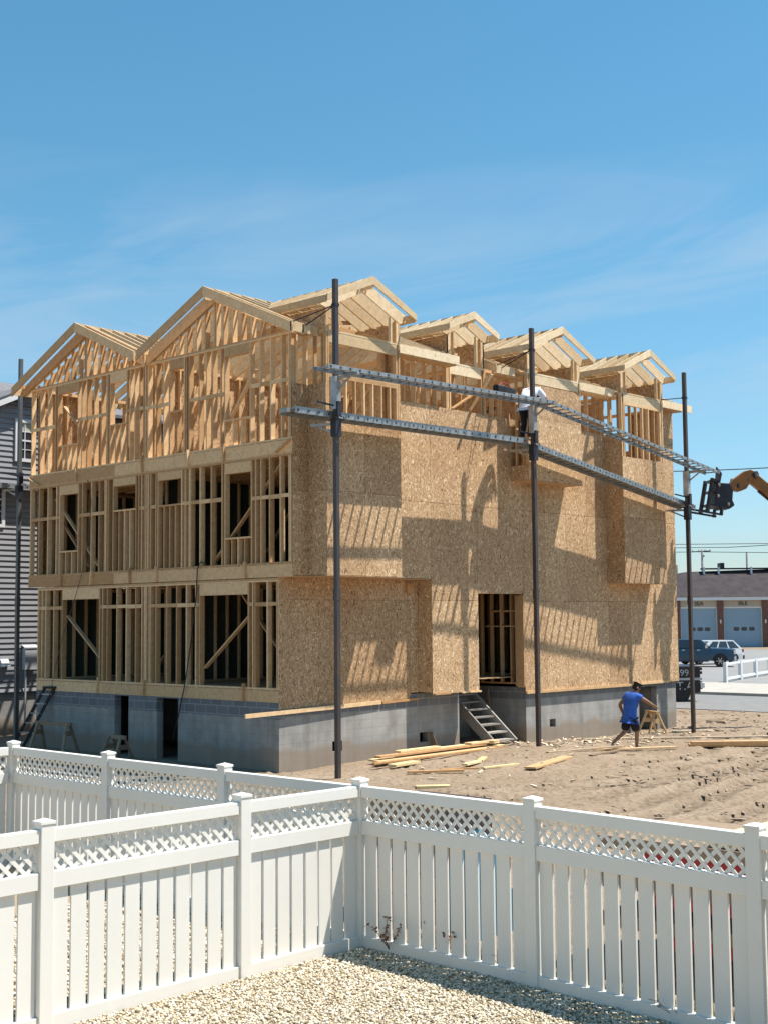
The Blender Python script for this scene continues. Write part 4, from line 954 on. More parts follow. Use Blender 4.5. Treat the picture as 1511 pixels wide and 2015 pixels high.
man = person('person in a blue T-shirt and black shorts striding to the right across the sand lot', (8.95, -2.9, -0.02), HR + R(20), walk, 'shirt_blue', 'shorts', True, 'cap')
# cup in his left hand
mb = MB(); mb.lathe([(0.036, -0.06), (0.045, 0.07)], (0.0, 0.35, 0.90), 'z', 12)
hw_ = man.matrix_world if False else None
cm = thing('drinks_bottle', 'small dark red bottle with white label held at the hip of the walking person', 'bottle', (0, 0, 0))
a_ = HR + R(20); bx_, by_ = (8.95 + math.cos(a_) * 0.02 - math.sin(a_) * 0.36, -2.9 + math.sin(a_) * 0.02 + math.cos(a_) * 0.36)
cm.location = (bx_, by_, 0.75)
mb = MB(); mb.lathe([(0.036, 0.0), (0.036, 0.17), (0.014, 0.22), (0.014, 0.25)], (0, 0, 0), 'z', 12); part_local('bottle_body', mb, 'red', cm, True)
mb = MB(); mb.lathe([(0.038, 0.05), (0.038, 0.12)], (0, 0, 0), 'z', 12); part_local('bottle_label', mb, 'trim_white', cm, True)
bend = dict(pelvis=(-.02, 0, .94), waist=(.03, 0, 1.15), chest=(.22, 0, 1.37), neck=(.40, .0, 1.40), head=(.50, .02, 1.37), face=(0.6, 0.1, -0.8),
            shoulder_l=(.27, .20, 1.38), elbow_l=(.40, .30, 1.12), hand_l=(.55, .20, .95), shoulder_r=(.25, -.21, 1.36), elbow_r=(.42, -.34, 1.12), hand_r=(.52, -.55, 1.0),
            hip_l=(-.04, .10, .90), knee_l=(.04, .11, .48), ankle_l=(-.08, .12, .09), toe_l=(.10, .14, .03), hip_r=(-.04, -.10, .90), knee_r=(.02, -.11, .48), ankle_r=(-.12, -.12, .09), toe_r=(.06, -.14, .03))
person('person in white shirt and dark trousers stooping on the scaffold plank behind the middle pole', (7.40, -0.98, 7.97), R(8), bend, 'shirt_white', 'shorts', False, None, 0.9)
stand = dict(pelvis=(0, 0, .93), waist=(.0, 0, 1.12), chest=(.01, 0, 1.33), neck=(.02, 0, 1.49), head=(.04, 0, 1.60), face=(1, 0, -.05),
             shoulder_l=(0, .2, 1.40), elbow_l=(.06, .30, 1.14), hand_l=(.26, .24, 1.10), shoulder_r=(0, -.2, 1.40), elbow_r=(.05, -.30, 1.14), hand_r=(.25, -.25, 1.12),
             hip_l=(0, .10, .88), knee_l=(.02, .11, .48), ankle_l=(-.02, .11, .09), toe_l=(.15, .13, .03), hip_r=(0, -.10, .88), knee_r=(.02, -.11, .48), ankle_r=(-.02, -.11, .09), toe_r=(.15, -.13, .03))
person('person in a dark top looking out over the sheathing beside the middle scaffold pole', (7.62, 0.42, F3), R(-100), stand, 'shirt_dark', 'shorts', False, 'cap', 0.6, sc=0.93)

# ------------------------------------------------------------------ site clutter
def stair():
    t = thing('wooden_stair', 'rough grey wooden stair climbing into the doorway niche', 'stair', (7.0, 0.4, 0.1))
    x0, x1 = 6.72, 7.62; y0, z0, y1, z1 = -0.22, 0.12, 1.55, 1.62
    for x in (x0, x1): part('stringer', MB().beam((x, y0, z0 + 0.02), (x, y1, z1), 0.045, 0.26), 'grey_wood', t)
    for i in range(8):
        f = (i + 0.5) / 8; y = y0 + (y1 - y0) * f; z = z0 + (z1 - z0) * f
        part('tread', MB().box(x0 + 0.02, x1 - 0.02, y - 0.13, y + 0.13, z + 0.0, z + 0.04), 'grey_wood', t)
stair()
single('porch_post', MB().beam((8.3, 1.1, 0.1), (8.42, 1.3, 1.45), 0.05, 0.05), 'old_wood', 'dark thin bar leaning in the niche beside the stair', 'bar', loc=(8.3, 1.1, 0.1))
def board(name, x, y, ang, L, w, th, mat, label, cat='board', z=None, tilt=0.0, group=None):
    zz = (max(gsurf(x, y), gsurf(x + math.cos(ang) * L * .4, y + math.sin(ang) * L * .4), gsurf(x - math.cos(ang) * L * .4, y - math.sin(ang) * L * .4)) - 0.012 if z is None else z) + th / 2
    d = Vector((math.cos(ang), math.sin(ang), tilt)) * (L / 2); c = Vector((x, y, zz))
    return single(name, MB().beam(c - d, c + d, w, th), mat, label, cat, group, loc=c, bevel=0.004)
# lumber pile by the foundation
lx = math.atan2(0.0, 1.0)
G = 'lumber piled along the foundation'
lay = [(4.3, -0.55, 0.02, 4.6, 'the long lowest front board of the lumber pile by the foundation'), (4.6, -0.28, -0.01, 4.8, 'long low board at the back of the lumber pile by the foundation'), (4.2, -0.40, 0.03, 4.0, 'long upper board on top of the lumber pile by the foundation'), (5.2, -0.2, 0.0, 3.4, 'rear upper board of the lumber pile under the vent')]
for i, (x, y, a, L, lab) in enumerate(lay):
    board('lumber_board', x, y, a, L, 0.19, 0.05, 'pale_wood' if i % 2 else 'lumber', lab, 'board', z=0.10 + 0.06 * (i // 2) + (0.03 if i > 1 else 0), group=G)
board('lumber_board', 3.75, -0.32, 0.03, 1.5, 0.19, 0.05, 'pale_wood', 'short bright board lying on the left half of the lumber pile', 'board', z=0.245, group=G)
board('lumber_board', 6.15, -0.33, 0.0, 1.1, 0.24, 0.045, 'lumber', 'two short wide offcuts end of the lumber pile near the stair', 'board', z=0.245, group=G)
board('lumber_board', 2.35, -1.15, 0.12, 0.95, 0.24, 0.06, 'pale_wood', 'short yellow board in front of the left end of the lumber pile', 'board')
board('lumber_board', 4.0, -0.85, 0.04, 4.9, 0.09, 0.045, 'orange_wood', 'thin long strip just in front of the lumber pile', 'board')
board('scrap_board', 1.95, -2.45, -0.62, 1.25, 0.10, 0.05, 'orange_wood', 'reddish brown board lying left on the sand beyond the corner post', 'board')
board('scrap_board', 2.75, -2.45, -0.50, 0.9, 0.09, 0.045, 'orange_wood', 'thin brown board crossing the end of the reddish board', 'board')
board('scrap_board', 3.45, -2.25, 0.25, 0.85, 0.14, 0.05, 'pale_wood', 'pale short board in the middle of the sand lot', 'board')
board('scrap_board', 4.1, -2.0, 0.55, 0.75, 0.14, 0.05, 'pale_wood', 'pale small board touching the middle boards of the sand lot', 'board')
board('scrap_board', 3.6, -2.95, -0.1, 1.15, 0.09, 0.04, 'pale_wood', 'narrow pale board just below the middle boards of the sand lot', 'board')
board('wide_board', 4.75, -3.45, 0.30, 2.6, 0.28, 0.045, 'lumber', 'wide long tan board lying alone on the sand in front of the middle pole', 'board')
board('scrap_board', 0.15, -3.95, -0.72, 0.68, 0.2, 0.06, 'pale_wood', 'pale yellow board lying close behind the near fence', 'board')
board('scrap_board', 8.75, -3.15, -0.55, 2.3, 0.14, 0.05, 'lumber', 'long board under the feet of the walking person', 'board')
board('scrap_board', 7.3, -2.7, -0.2, 2.6, 0.10, 0.04, 'scrap', 'long weathered board left of the walking person', 'board')
board('scrap_board', 7.2, -3.3, 0.1, 1.4, 0.12, 0.04, 'old_wood', 'short grey board left of the walking person on the sand', 'board')
board('scrap_board', 12.6, -2.15, -0.75, 6.0, 0.12, 0.05, 'scrap', 'very long weathered plank lying on the sand from sawhorse to right', 'board')
board('scrap_board', 15.1, -1.25, -0.6, 1.6, 0.12, 0.05, 'scrap', 'pale board at the foot of the right scaffold pole', 'board')
GP = 'long planks stacked on the sand at the right'
for i, (o_, z) in enumerate(((0, 0.05), (0.22, 0.05), (0.04, 0.12), (0.24, 0.12))):
    c = Vector((10.55, -3.65, 0)) + Vector((0.72, 0.69, 0)) * o_; d = Vector((0.70, -0.71, 0)); L = (6.2, 6.2, 6.0, 5.2)[i]; st = (0, 0.05, 0.06, 0.95)[i]
    single('stacked_plank', MB().beam(c + d * st + Vector((0, 0, z)), c + d * (st + L) + Vector((0, 0, z)), 0.2, 0.06), 'orange_wood' if i < 2 else 'lumber', ('bottom front plank', 'bottom rear plank', 'top front plank', 'shorter top rear plank')[i] + ' of the orange stack on the sand at right', 'plank', GP, loc=c)
# scrap and rubble along the wall
dbm = MB()
for i in range(210):
    x = random.uniform(7.2, 14.5) if i < 150 else random.uniform(0.5, 15); y = -0.35 - abs(random.gauss(0, 0.9 if i < 150 else 2.6))
    a = random.uniform(0, 3.14); L = random.uniform(0.05, 0.24); w = random.uniform(0.025, 0.08); z = gsurf(x, y) + 0.01
    dbm.beam((x - math.cos(a) * L / 2, y - math.sin(a) * L / 2, z), (x + math.cos(a) * L / 2, y + math.sin(a) * L / 2, z + random.uniform(-0.03, 0.05)), w, 0.03)
single('debris', dbm, 'scrap', 'splinters and offcuts scattered on the sand along the foundation', 'debris', kind='stuff')
# sawhorses
def sawhorse(loc, rz, L, Hh, mat, label):
    t = thing('sawhorse', label, 'sawhorse', loc, rz, 'sawhorses')
    part_local('beam', MB().box(-L / 2, L / 2, -0.045, 0.045, Hh - 0.09, Hh), mat, t)
    for sx in (-1, 1):
        for sy in (-1, 1): part_local('leg', MB().beam((sx * (L / 2 - 0.12), sy * 0.045, Hh - 0.03), (sx * (L / 2 - 0.02), sy * 0.28, 0.0), 0.04, 0.085, up=(1, 0, 0)), mat, t)
        part_local('gusset', MB().box(sx * (L / 2 - 0.07) - 0.012, sx * (L / 2 - 0.07) + 0.012, -0.15, 0.15, Hh - 0.34, Hh - 0.22), mat, t)
    return t
sawhorse((-0.75, 8.35, 0), R(90 + 8), 1.35, 0.80, 'old_wood', 'weathered grey sawhorse standing below the ladder at the front foundation')
sawhorse((-0.85, 5.42, 0), R(90 - 4), 0.75, 0.62, 'old_wood', 'small brown sawhorse in front of the dark foundation doorways')
sawhorse((13.75, -0.55, 0.02), R(60), 0.7, 0.62, 'lumber', 'fresh yellow sawhorse by the side doorway near the walking person')
# black ladder leaning on the foundation
lt = thing('ladder', 'black ladder leaning on the front foundation at the left', 'ladder', (-0.55, 10.15, 0))
pa, pb = Vector((-0.60, 10.35, 0)), Vector((-0.06, 9.62, 1.62)); sdv = Vector((0.25, -0.55, 0)).normalized() * 0.0 + Vector((0.05, -0.19, 0))
for s in (-1, 1): part('ladder_rail', MB().beam(pa + sdv * s, pb + sdv * s * 0.85, 0.05, 0.075), 'black', lt)
for i in range(6): c = pa.lerp(pb, (i + 0.6) / 6.3); part('rung', MB().beam(c - sdv, c + sdv, 0.05, 0.03), 'alu_dark', lt)
part('ladder_top', MB().beam(pb - sdv * 1.1, pb + sdv * 1.1, 0.12, 0.06), 'black', lt)
# things kept behind the near fence
bt = thing('blue_tarp_pile', 'blue tarp over a dark heap, glimpsed through the middle of the near fence', 'tarp', (-8.6, -12.3, 0))
mb = MB(); mb.loft([[(-9.2 + i * 0.25, -12.72 + a * 0.42, h * b) for a, b in ((0, 0), (0, .7), (.25, 1), (.7, .95), (1, .6), (1, 0))] for i, h in enumerate((0.8, 1.12, 1.0, 0.5))]); part('tarp', mb, 'blue_tarp', bt)
dk = thing('dark_crate', 'dark brown crate behind the fence next to the corner post', 'crate', (-8.5, -11.4, 0))
mb = MB()
for i in range(5): mb.box(-9.0, -8.98, -12.05 + 0.0, -10.9, 0.05 + i * 0.26, 0.28 + i * 0.26)
part('slats', mb, 'old_wood', dk); part('crate_body', MB().box(-8.975, -8.0, -12.03, -10.92, 0.04, 1.30), 'shirt_dark', dk)
rd = thing('steel_frame_stack', 'red steel frames lying behind the right part of the near fence', 'steel frames', (-8.5, -15.6, 0))
for i in range(3):
    mb = MB(); z = 0.25 + i * 0.38
    mb.box(-9.0, -7.6, -17.6, -14.9 + i * 0.1, z, z + 0.12); part('red_beam', mb, 'red', rd)
for i in range(3): part('timber_layer', MB().box(-9.05, -7.6, -17.2 + i * 0.2, -14.2, 0.38 + i * 0.37, 0.50 + i * 0.37), 'old_wood', rd)
pls = MB()
for i in range(5): pls.box(-9.0 + random.uniform(-.02, .02), -7.2, -18.2, -15.35 + random.uniform(-.03, .03), 1.22 + i * 0.024, 1.24 + i * 0.024)
single('plywood_stack', pls, 'cream_wood', 'pale plywood sheets stacked on the red frames behind the fence at right', 'plywood', loc=(-8.3, -16.9, 1.16))
# dead plants by the fence
def dead_plant(x, y, h, spread, mat, label, n, leaf):
    mb = MB(); rs = random.Random(int(x * 100 + y * 31))
    for i in range(n):
        a = rs.uniform(0, 6.28); p = [Vector((x, y, 0))]; d = Vector((math.cos(a) * spread, math.sin(a) * spread, 1)).normalized()
        for k in range(4): p.append(p[-1] + d * h / 4 * rs.uniform(.6, 1.1)); d = (d + Vector((rs.uniform(-.4, .4), rs.uniform(-.4, .4), rs.uniform(-.5, .2)))).normalized()
        mb.tube(p, 0.005, 5, 0.002)
        for k in range(leaf):
            q = p[rs.choice((2, 3, 4))] + Vector((rs.uniform(-.03, .03), rs.uniform(-.03, .03), rs.uniform(-.03, .03))); u = Vector((rs.uniform(-1, 1), rs.uniform(-1, 1), rs.uniform(-1, 1))).normalized() * 0.022; v = u.orthogonal().normalized() * 0.012
            mb._add([q - u, q + v, q + u, q - v], [(0, 1, 2, 3)])
    return single('dead_plant', mb, mat, label, 'plant', 'dead plants along the near fence', loc=(x, y, 0))
dead_plant(-10.13, -12.42, 0.46, 0.35, 'dead_plant', 'reddish brown withered plant at the fence right of the corner post', 8, 14)
dead_plant(-9.98, -13.03, 0.5, 0.25, 'dead_plant', 'upright brown withered plant in a picket gap, next to the blue tarp', 8, 16)
dead_plant(-9.95, -13.75, 0.4, 0.4, 'dead_plant', 'single bent dead stem beside the post right of the corner post', 3, 2)
dead_plant(-10.2, -15.75, 0.34, 0.8, 'twig', 'pale grey twiggy plant at the fence foot near the right edge', 16, 1)

# ------------------------------------------------------------------ neighbouring house on the left
NB = thing('neighbour_house', 'finished dark grey lap sided house at the left edge behind the scaffold pole', 'house', (0, 14, 0))
NY = 14.0; NX0 = 0.0
part('foundation', MB().box(NX0, 16, NY + 0.05, NY + 10.5, -0.3, 1.28), 'block', NB)
sd_ = MB(); z = 1.30
while z < 10.0:
    sd_.prism([(NX0, NY - 0.004, z + 0.165), (NX0, NY - 0.040, z), (NX0, NY + 0.02, z), (NX0, NY + 0.02, z + 0.165)], (16.2, 0, 0))
    sd_.prism([(NX0 + 0.004, NY + 0.02, z + 0.165), (NX0 - 0.028, NY + 0.02, z), (NX0 + 0.02, NY + 0.02, z), (NX0 + 0.02, NY + 0.02, z + 0.165)], (0, 10.5, 0)); z += 0.165
part('siding', sd_, 'siding', NB)
part('core_wall', MB().box(NX0 + 0.02, 16.1, NY + 0.021, NY + 10.5, 1.28, 10.0), 'siding', NB)
gm = MB(); gm.prism([(0.35, NY - 0.35, 9.6), (2.95, NY - 0.35, 9.6), (2.95, NY - 0.35, 9.75), (1.65, NY - 0.35, 10.35), (0.35, NY - 0.35, 9.75)], (0, 0.5, 0)); gm.box(0.4, 2.9, NY - 0.35, NY, 7.4, 9.6)
gbl = part('bay_gable', gm, 'siding', NB)
bl_ = MB(); z = 7.4
while z < 10.2:
    hw_ = 1.28 if z < 9.6 else max(0.1, 1.3 - (z - 9.6) * 2.0)
    bl_.prism([(1.65 - hw_, NY - 0.352, z + 0.165), (1.65 - hw_, NY - 0.388, z), (1.65 - hw_, NY - 0.35, z), (1.65 - hw_, NY - 0.35, z + 0.165)], (2 * hw_, 0, 0)); z += 0.165
part('bay_siding', bl_, 'siding', NB)
rk = MB()
for s in (-1, 1): rk.prism([(1.65, NY - 0.72, 10.58), (1.65 + s * 1.7, NY - 0.72, 9.78), (1.65 + s * 1.7, NY - 0.72, 9.58), (1.65, NY - 0.72, 10.38)], (0, 0.05, 0))
part('rake_trim', rk, 'trim_white', NB)
rf = MB()
for s in (-1, 1): rf.prism([(1.65, NY - 0.74, 10.60), (1.65 + s * 1.75, NY - 0.74, 9.78), (1.65 + s * 1.75, NY - 0.74, 9.82), (1.65, NY - 0.74, 10.65)], (0, 3.5, 0))
rf.prism([(0, NY - 0.45, 9.95), (0, NY + 5.2, 11.6), (0, NY + 10.9, 9.95), (0, NY + 10.9, 10.05), (0, NY + 5.2, 11.75), (0, NY - 0.45, 10.05)], (16.5, 0, 0))
part('roof', rf, 'shingle_grey', NB)
def nwindow(x0, x1, z0, z1, y):
    f = MB(); t = 0.10
    f.box(x0 - t, x0, y - 0.05, y, z0 - t, z1 + t); f.box(x1, x1 + t, y - 0.05, y, z0 - t, z1 + t); f.box(x0, x1, y - 0.05, y, z1, z1 + t); f.box(x0, x1, y - 0.05, y, z0 - t, z0)
    f.box(x0, x1, y - 0.03, y - 0.005, (z0 + z1) / 2 - 0.025, (z0 + z1) / 2 + 0.025); f.box((x0 + x1) / 2 - 0.012, (x0 + x1) / 2 + 0.012, y - 0.028, y - 0.006, z0, z1)
    for zz in (z0 + (z1 - z0) * .25, z0 + (z1 - z0) * .75): f.box(x0, x1, y - 0.027, y - 0.007, zz - 0.01, zz + 0.01)
    w = part('window', f, 'trim_white', NB)
    part('pane', MB().box(x0, x1, y - 0.004, y - 0.001, z0, z1), 'glass', w); part('blind', MB().box(x0, x1, y - 0.0065, y - 0.0045, z1 - (z1 - z0) * .28, z1), 'blind', w)
nwindow(1.25, 1.72, 8.35, 9.45, NY - 0.39); nwindow(0.45, 0.95, 6.35, 7.85, NY - 0.03)
part('corner_trim', MB().box(NX0 - 0.04, NX0 + 0.08, NY - 0.045, NY - 0.03, 1.28, 9.9), 'trim_white', NB)
eb = thing('meter_box', 'grey electric meter box on the dark sided house beside the far left pole', 'meter box', (1.95, NY - 0.1, 2.3))
part('box', MB().box(1.72, 2.15, NY - 0.20, NY - 0.035, 1.95, 2.60), 'grey_box', eb, bevel=0.01); part('lid', MB().prism([(1.69, NY - 0.22, 2.60), (2.18, NY - 0.22, 2.60), (2.18, NY - 0.035, 2.68), (1.69, NY - 0.035, 2.68)], (0, 0, 0.03)), 'grey_box', eb)
part('conduit', MB().tube([(1.8, NY - 0.1, 1.95), (1.8, NY - 0.1, 0.3)], 0.03, 8), 'grey_box', eb)
vh = MB(); vh.prism([(0.98, NY - 0.035, 2.30), (0.98, NY - 0.2, 2.08), (0.98, NY - 0.035, 2.05)], (0.26, 0, 0)); single('dryer_vent', vh, 'trim_white', 'small white dryer vent hood on the dark siding at the left edge', 'vent hood', loc=(1.1, NY - 0.1, 2.1))

# ------------------------------------------------------------------ telehandler
TH = thing('telehandler', 'orange brown telehandler boom with dark fork carriage reaching in from the right edge', 'telehandler', (22.5, -6.0, 0))
U = Vector((RT.x, RT.y, 0)).normalized(); Vv = Vector((-U.y, U.x, 0)); TO = Vector((16.82, -1.33, 0))
def tp(u, z, v=0.0): return TO + U * u + Vv * v + Vector((0, 0, z))
def s2(px, py): return ((px - 1420) / 62.0, 7.2 - (py - 970) / 62.0)
def tslab(mb, poly, v0, v1): mb.prism([tp(*s2(*p), v0) for p in poly], Vv * (v1 - v0))
mb = MB(); tslab(mb, [(1430, 958), (1440, 945), (1462, 929), (1474, 926), (1485, 931), (1488, 941), (1475, 948), (1465, 963), (1452, 968), (1438, 965)], -0.16, 0.16); part('boom_head', mb, 'boom_paint', TH, bevel=0.02)
mb = MB(); a = tp(*s2(1478, 941)); dirn = (U * 0.755 - Vector((0, 0, 0.656))).normalized(); mb.beam(a, a + dirn * 4.5, 0.30, 0.33); part('inner_boom', mb, 'boom_paint', TH, bevel=0.02)
mb = MB(); mb.beam(a + dirn * 4.0, a + dirn * 8.2, 0.36, 0.40); part('outer_boom', mb, 'boom_paint', TH, bevel=0.02)
mb = MB()
for p_, r_ in (((1477, 937), 0.13), ((1444, 957), 0.10), ((1462, 946), 0.05)): mb.lathe([(0.001, -0.2), (r_, -0.2), (r_, 0.2), (0.001, 0.2)], tp(*s2(*p_), 0), 'y', 12)
part('pivot_joint', mb, 'dark_steel', TH)
mb = MB(); mb.beam(a + dirn * 0.25 + Vector((0, 0, -0.24)) - Vv * 0.0, a + dirn * 2.6 + Vector((0, 0, -0.24)), 0.10, 0.08); part('ram', mb, 'dark_steel', TH)
mb = MB(); mb.tube([tp(*s2(1438, 952), 0.16), tp(*s2(1441, 942), 0.16), tp(*s2(1450, 943), 0.16), tp(*s2(1466, 936), 0.16)], 0.018, 6); part('hydraulic_hose', mb, 'black', TH)
mb = MB(); tslab(mb, [(1405, 951), (1432, 953), (1438, 965), (1436, 985), (1440, 995), (1430, 1002), (1412, 1003), (1400, 998)], -0.25, 0.25); part('fork_carriage', mb, 'dark_steel', TH, bevel=0.02)
mb = MB()
for v in (-0.45, 0.45):
    mb.beam(tp(*s2(1396, 944), v), tp(*s2(1384, 1008), v), 0.09, 0.11)
    mb.beam(tp(*s2(1412, 1000), v), tp(*s2(1410, 1015), v), 0.08, 0.08)
for (p, q) in (((1396, 946), (1410, 950)), ((1392, 968), (1408, 970)), ((1388, 993), (1406, 998))): mb.beam(tp(*s2(*p), 0), tp(*s2(*q), 0), 0.9, 0.05)
for p in ((1395, 948), (1385, 1004)): mb.beam(tp(*s2(*p), -0.45), tp(*s2(*p), 0.45), 0.06, 0.06)
part('carriage_frame', mb, 'dark_steel', TH)
for v in (-0.45, 0.30): part('fork_tine', MB().beam(tp(*s2(1412, 1014), v), tp(*s2(1352, 1003), v), 0.11, 0.055), 'dark_steel', TH)
mb = MB()
for i in range(7):
    f = i / 6.0; v = -0.55 + 1.1 * f; mb.beam(tp(*s2(1400 + 24 * f, 951), v), tp(*s2(1403 + 25 * f, 924 + 5 * f), v * 0.9), 0.03, 0.03)
mb.beam(tp(*s2(1403, 924), -0.5), tp(*s2(1428, 929), 0.5), 0.035, 0.035); mb.beam(tp(*s2(1399, 951), -0.55), tp(*s2(1424, 953), 0.55), 0.035, 0.035)
part('load_backrest', mb, 'dark_steel', TH)
for v in (-0.26,):
    mb = MB(); 
    for p in ((1409, 977), (1428, 993), (1411, 956)): mb.lathe([(0.001, -0.03), (0.05, -0.02), (0.05, 0.02), (0.001, 0.03)], tp(*s2(*p), v), 'y', 10)
    part('pin', mb, 'alu', TH)
base = a + dirn * 7.6
mb = MB(); c0 = base + U * (-2.2); 
def chs(u0, u1, v0, v1, z0, z1):
    m_ = MB(); m_.prism([base * 1 + U * u0 + Vv * v0 + Vector((0, 0, z0 - base.z)), base + U * u1 + Vv * v0 + Vector((0, 0, z0 - base.z)), base + U * u1 + Vv * v0 + Vector((0, 0, z1 - base.z)), base + U * u0 + Vv * v0 + Vector((0, 0, z1 - base.z))], Vv * (v1 - v0)); return m_
part('chassis', chs(-2.6, 2.2, -0.6, 0.6, 0.55, 1.15), 'boom_paint', TH, bevel=0.04)
part('boom_tower', chs(-0.2, 1.2, -0.3, 0.3, 1.15, 2.5), 'boom_paint', TH, bevel=0.04)
part('cab', chs(-1.2, 0.3, -1.15, -0.4, 1.0, 2.55), 'dark_steel', TH, bevel=0.08)
for u in (-1.8, 1.5):
    for v in (-0.95, 0.65):
        c = base + U * u + Vv * v; w_ = MB(); n = 20; prof = [(0.25, 0), (0.5, 0.0), (0.58, 0.06), (0.58, 0.26), (0.5, 0.32), (0.25, 0.32)]
        vs = []; 
        rings = [[Vector((c.x, c.y, 0.58)) + Vv * h + (U * math.cos(2 * math.pi * j / n) + Vector((0, 0, 1)) * math.sin(2 * math.pi * j / n)) * r_ for j in range(n)] for r_, h in prof]
        w_.loft(rings); part('wheel', w_, 'black', TH)

# ------------------------------------------------------------------ far right: fire station, cars, fence, trailer, poles
DPT = 150.0
GO = CAM + (Vector((FW.x, FW.y, 0)).normalized()) * 150.0
GU = Vector((RT.x, RT.y, 0)).normalized(); GV = Vector((-GU.y, GU.x, 0))   # GV points away from the camera
kx = 150.2 / 2600.47
def gpt(px, z, dv=0.0): u = (px - 755.5) * kx; return Vector((GO.x, GO.y, 0)) + GU * u + GV * dv + Vector((0, 0, z))
def gq(px): return (px - 755.5) * kx
GR = thing('fire_station', 'low brick garage building with brown mansard roof and pale blue bay doors', 'garage building', gpt(1430, 0))
def gbox(px0, px1, z0, z1, v0, v1):
    m_ = MB(); m_.prism([gpt(px0, z0, v0), gpt(px1, z0, v0), gpt(px1, z1, v0), gpt(px0, z1, v0)], GV * (v1 - v0)); return m_
for a_, b_ in ((1326, 1334), (1406, 1418.5), (1494, 1506), (1582, 1594), (1670, 1690)): part('brick_pier', gbox(a_, b_, -0.2, 5.3, 0.0, 0.6), 'brick', GR)
doors = [(1334, 1406, 'SEA'), (1418.5, 1494, 'ISLE'), (1506, 1582, None), (1594, 1670, None)]
for (a_, b_, tx) in doors:
    part('lintel_panel', gbox(a_, b_, 4.55, 5.3, 0.15, 0.6), 'fascia_tan', GR)
    fr = MB(); 
    for (p0, p1, z0, z1) in ((a_, a_ + 1.4, 0, 4.55), (b_ - 1.4, b_, 0, 4.55), (a_, b_, 4.40, 4.55)): fr.prism([gpt(p0, z0, 0.14), gpt(p1, z0, 0.14), gpt(p1, z1, 0.14), gpt(p0, z1, 0.14)], GV * 0.3)
    d_ = part('bay_door', gbox(a_ + 1.4, b_ - 1.4, 0, 4.40, 0.34, 0.5), 'door_blue', GR); part('door_frame', fr, 'trim_white', d_)
    for k in range(3):
        c = a_ + (b_ - a_) * (0.34 + 0.20 * k); w_ = 5.6
        mb = MB(); zc = 2.05; pts = []
        for j in range(16):
            t_ = 2 * math.pi * j / 16; cx = math.copysign(abs(math.cos(t_)) ** 0.55, math.cos(t_)); cz = math.copysign(abs(math.sin(t_)) ** 0.55, math.sin(t_)); pts.append(gpt(c + w_ * cx, zc + 0.22 * cz, 0.33))
        mb.prism(pts, GV * 0.02); part('door_window', mb, 'glass', d_)
    if tx:
        rot = Matrix(((GU.x, 0, -GV.x * -1 * -1, 0), (GU.y, 0, -GV.y, 0), (0, 1, 0, 0), (0, 0, 0, 1)))
        c = gpt((a_ + b_) / 2 + 1, 4.92, 0.12) - wloc(GR)
        text_part('sign_lettering', tx, 0.62, 'letter', GR, Matrix.Translation(c) @ rot)
part('fascia', gbox(1318, 1700, 5.3, 5.62, -0.7, 0.6), 'trim_white', GR)
mb = MB(); mb.prism([gpt(1318, 5.62, -0.7), gpt(1318, 7.9, 3.0), gpt(1318, 7.9, 12), gpt(1318, 5.62, 12)], GU * gq(755.5 + 1)*0 + GU * (382 * kx)); part('mansard_roof', mb, 'shingle', GR)
mb = MB(); mb.prism([gpt(1343, 7.9, 4.0), gpt(1372, 8.75, 6.0), gpt(1700, 9.25, 6.0), gpt(1700, 7.9, 4.0)], GV * 6); part('upper_roof', mb, 'shingle', GR)
part('roof_edge', gbox(1400, 1700, 9.0, 9.16, 5.3, 6.1), 'letter', GR)
for p in (1402, 1432, 1498): part('roof_vent', gbox(p, p + 3.2, 8.4, 9.25, 5.0, 5.3), 'trim_white', GR)
part('roof_unit', gbox(1448, 1456, 9.2, 9.85, 7.5, 9), 'dark_steel', GR)
part('wall_lamp', gbox(1410.5, 1413, 2.7, 3.1, -0.12, -0.01), 'trim_white', GR); part('wall_lamp', gbox(1498.5, 1501, 2.7, 3.1, -0.12, -0.01), 'trim_white', GR)
lw = MB(); lw.prism([gpt(1462, 0, -18), gpt(1640, 0, -18), gpt(1640, 1.35, -18), gpt(1462, 1.35, -18)], GV * 0.3); single('low_wall', lw, 'concrete', 'low pale concrete wall in front of the blue garage doors', 'wall', loc=gpt(1500, 0, -18))
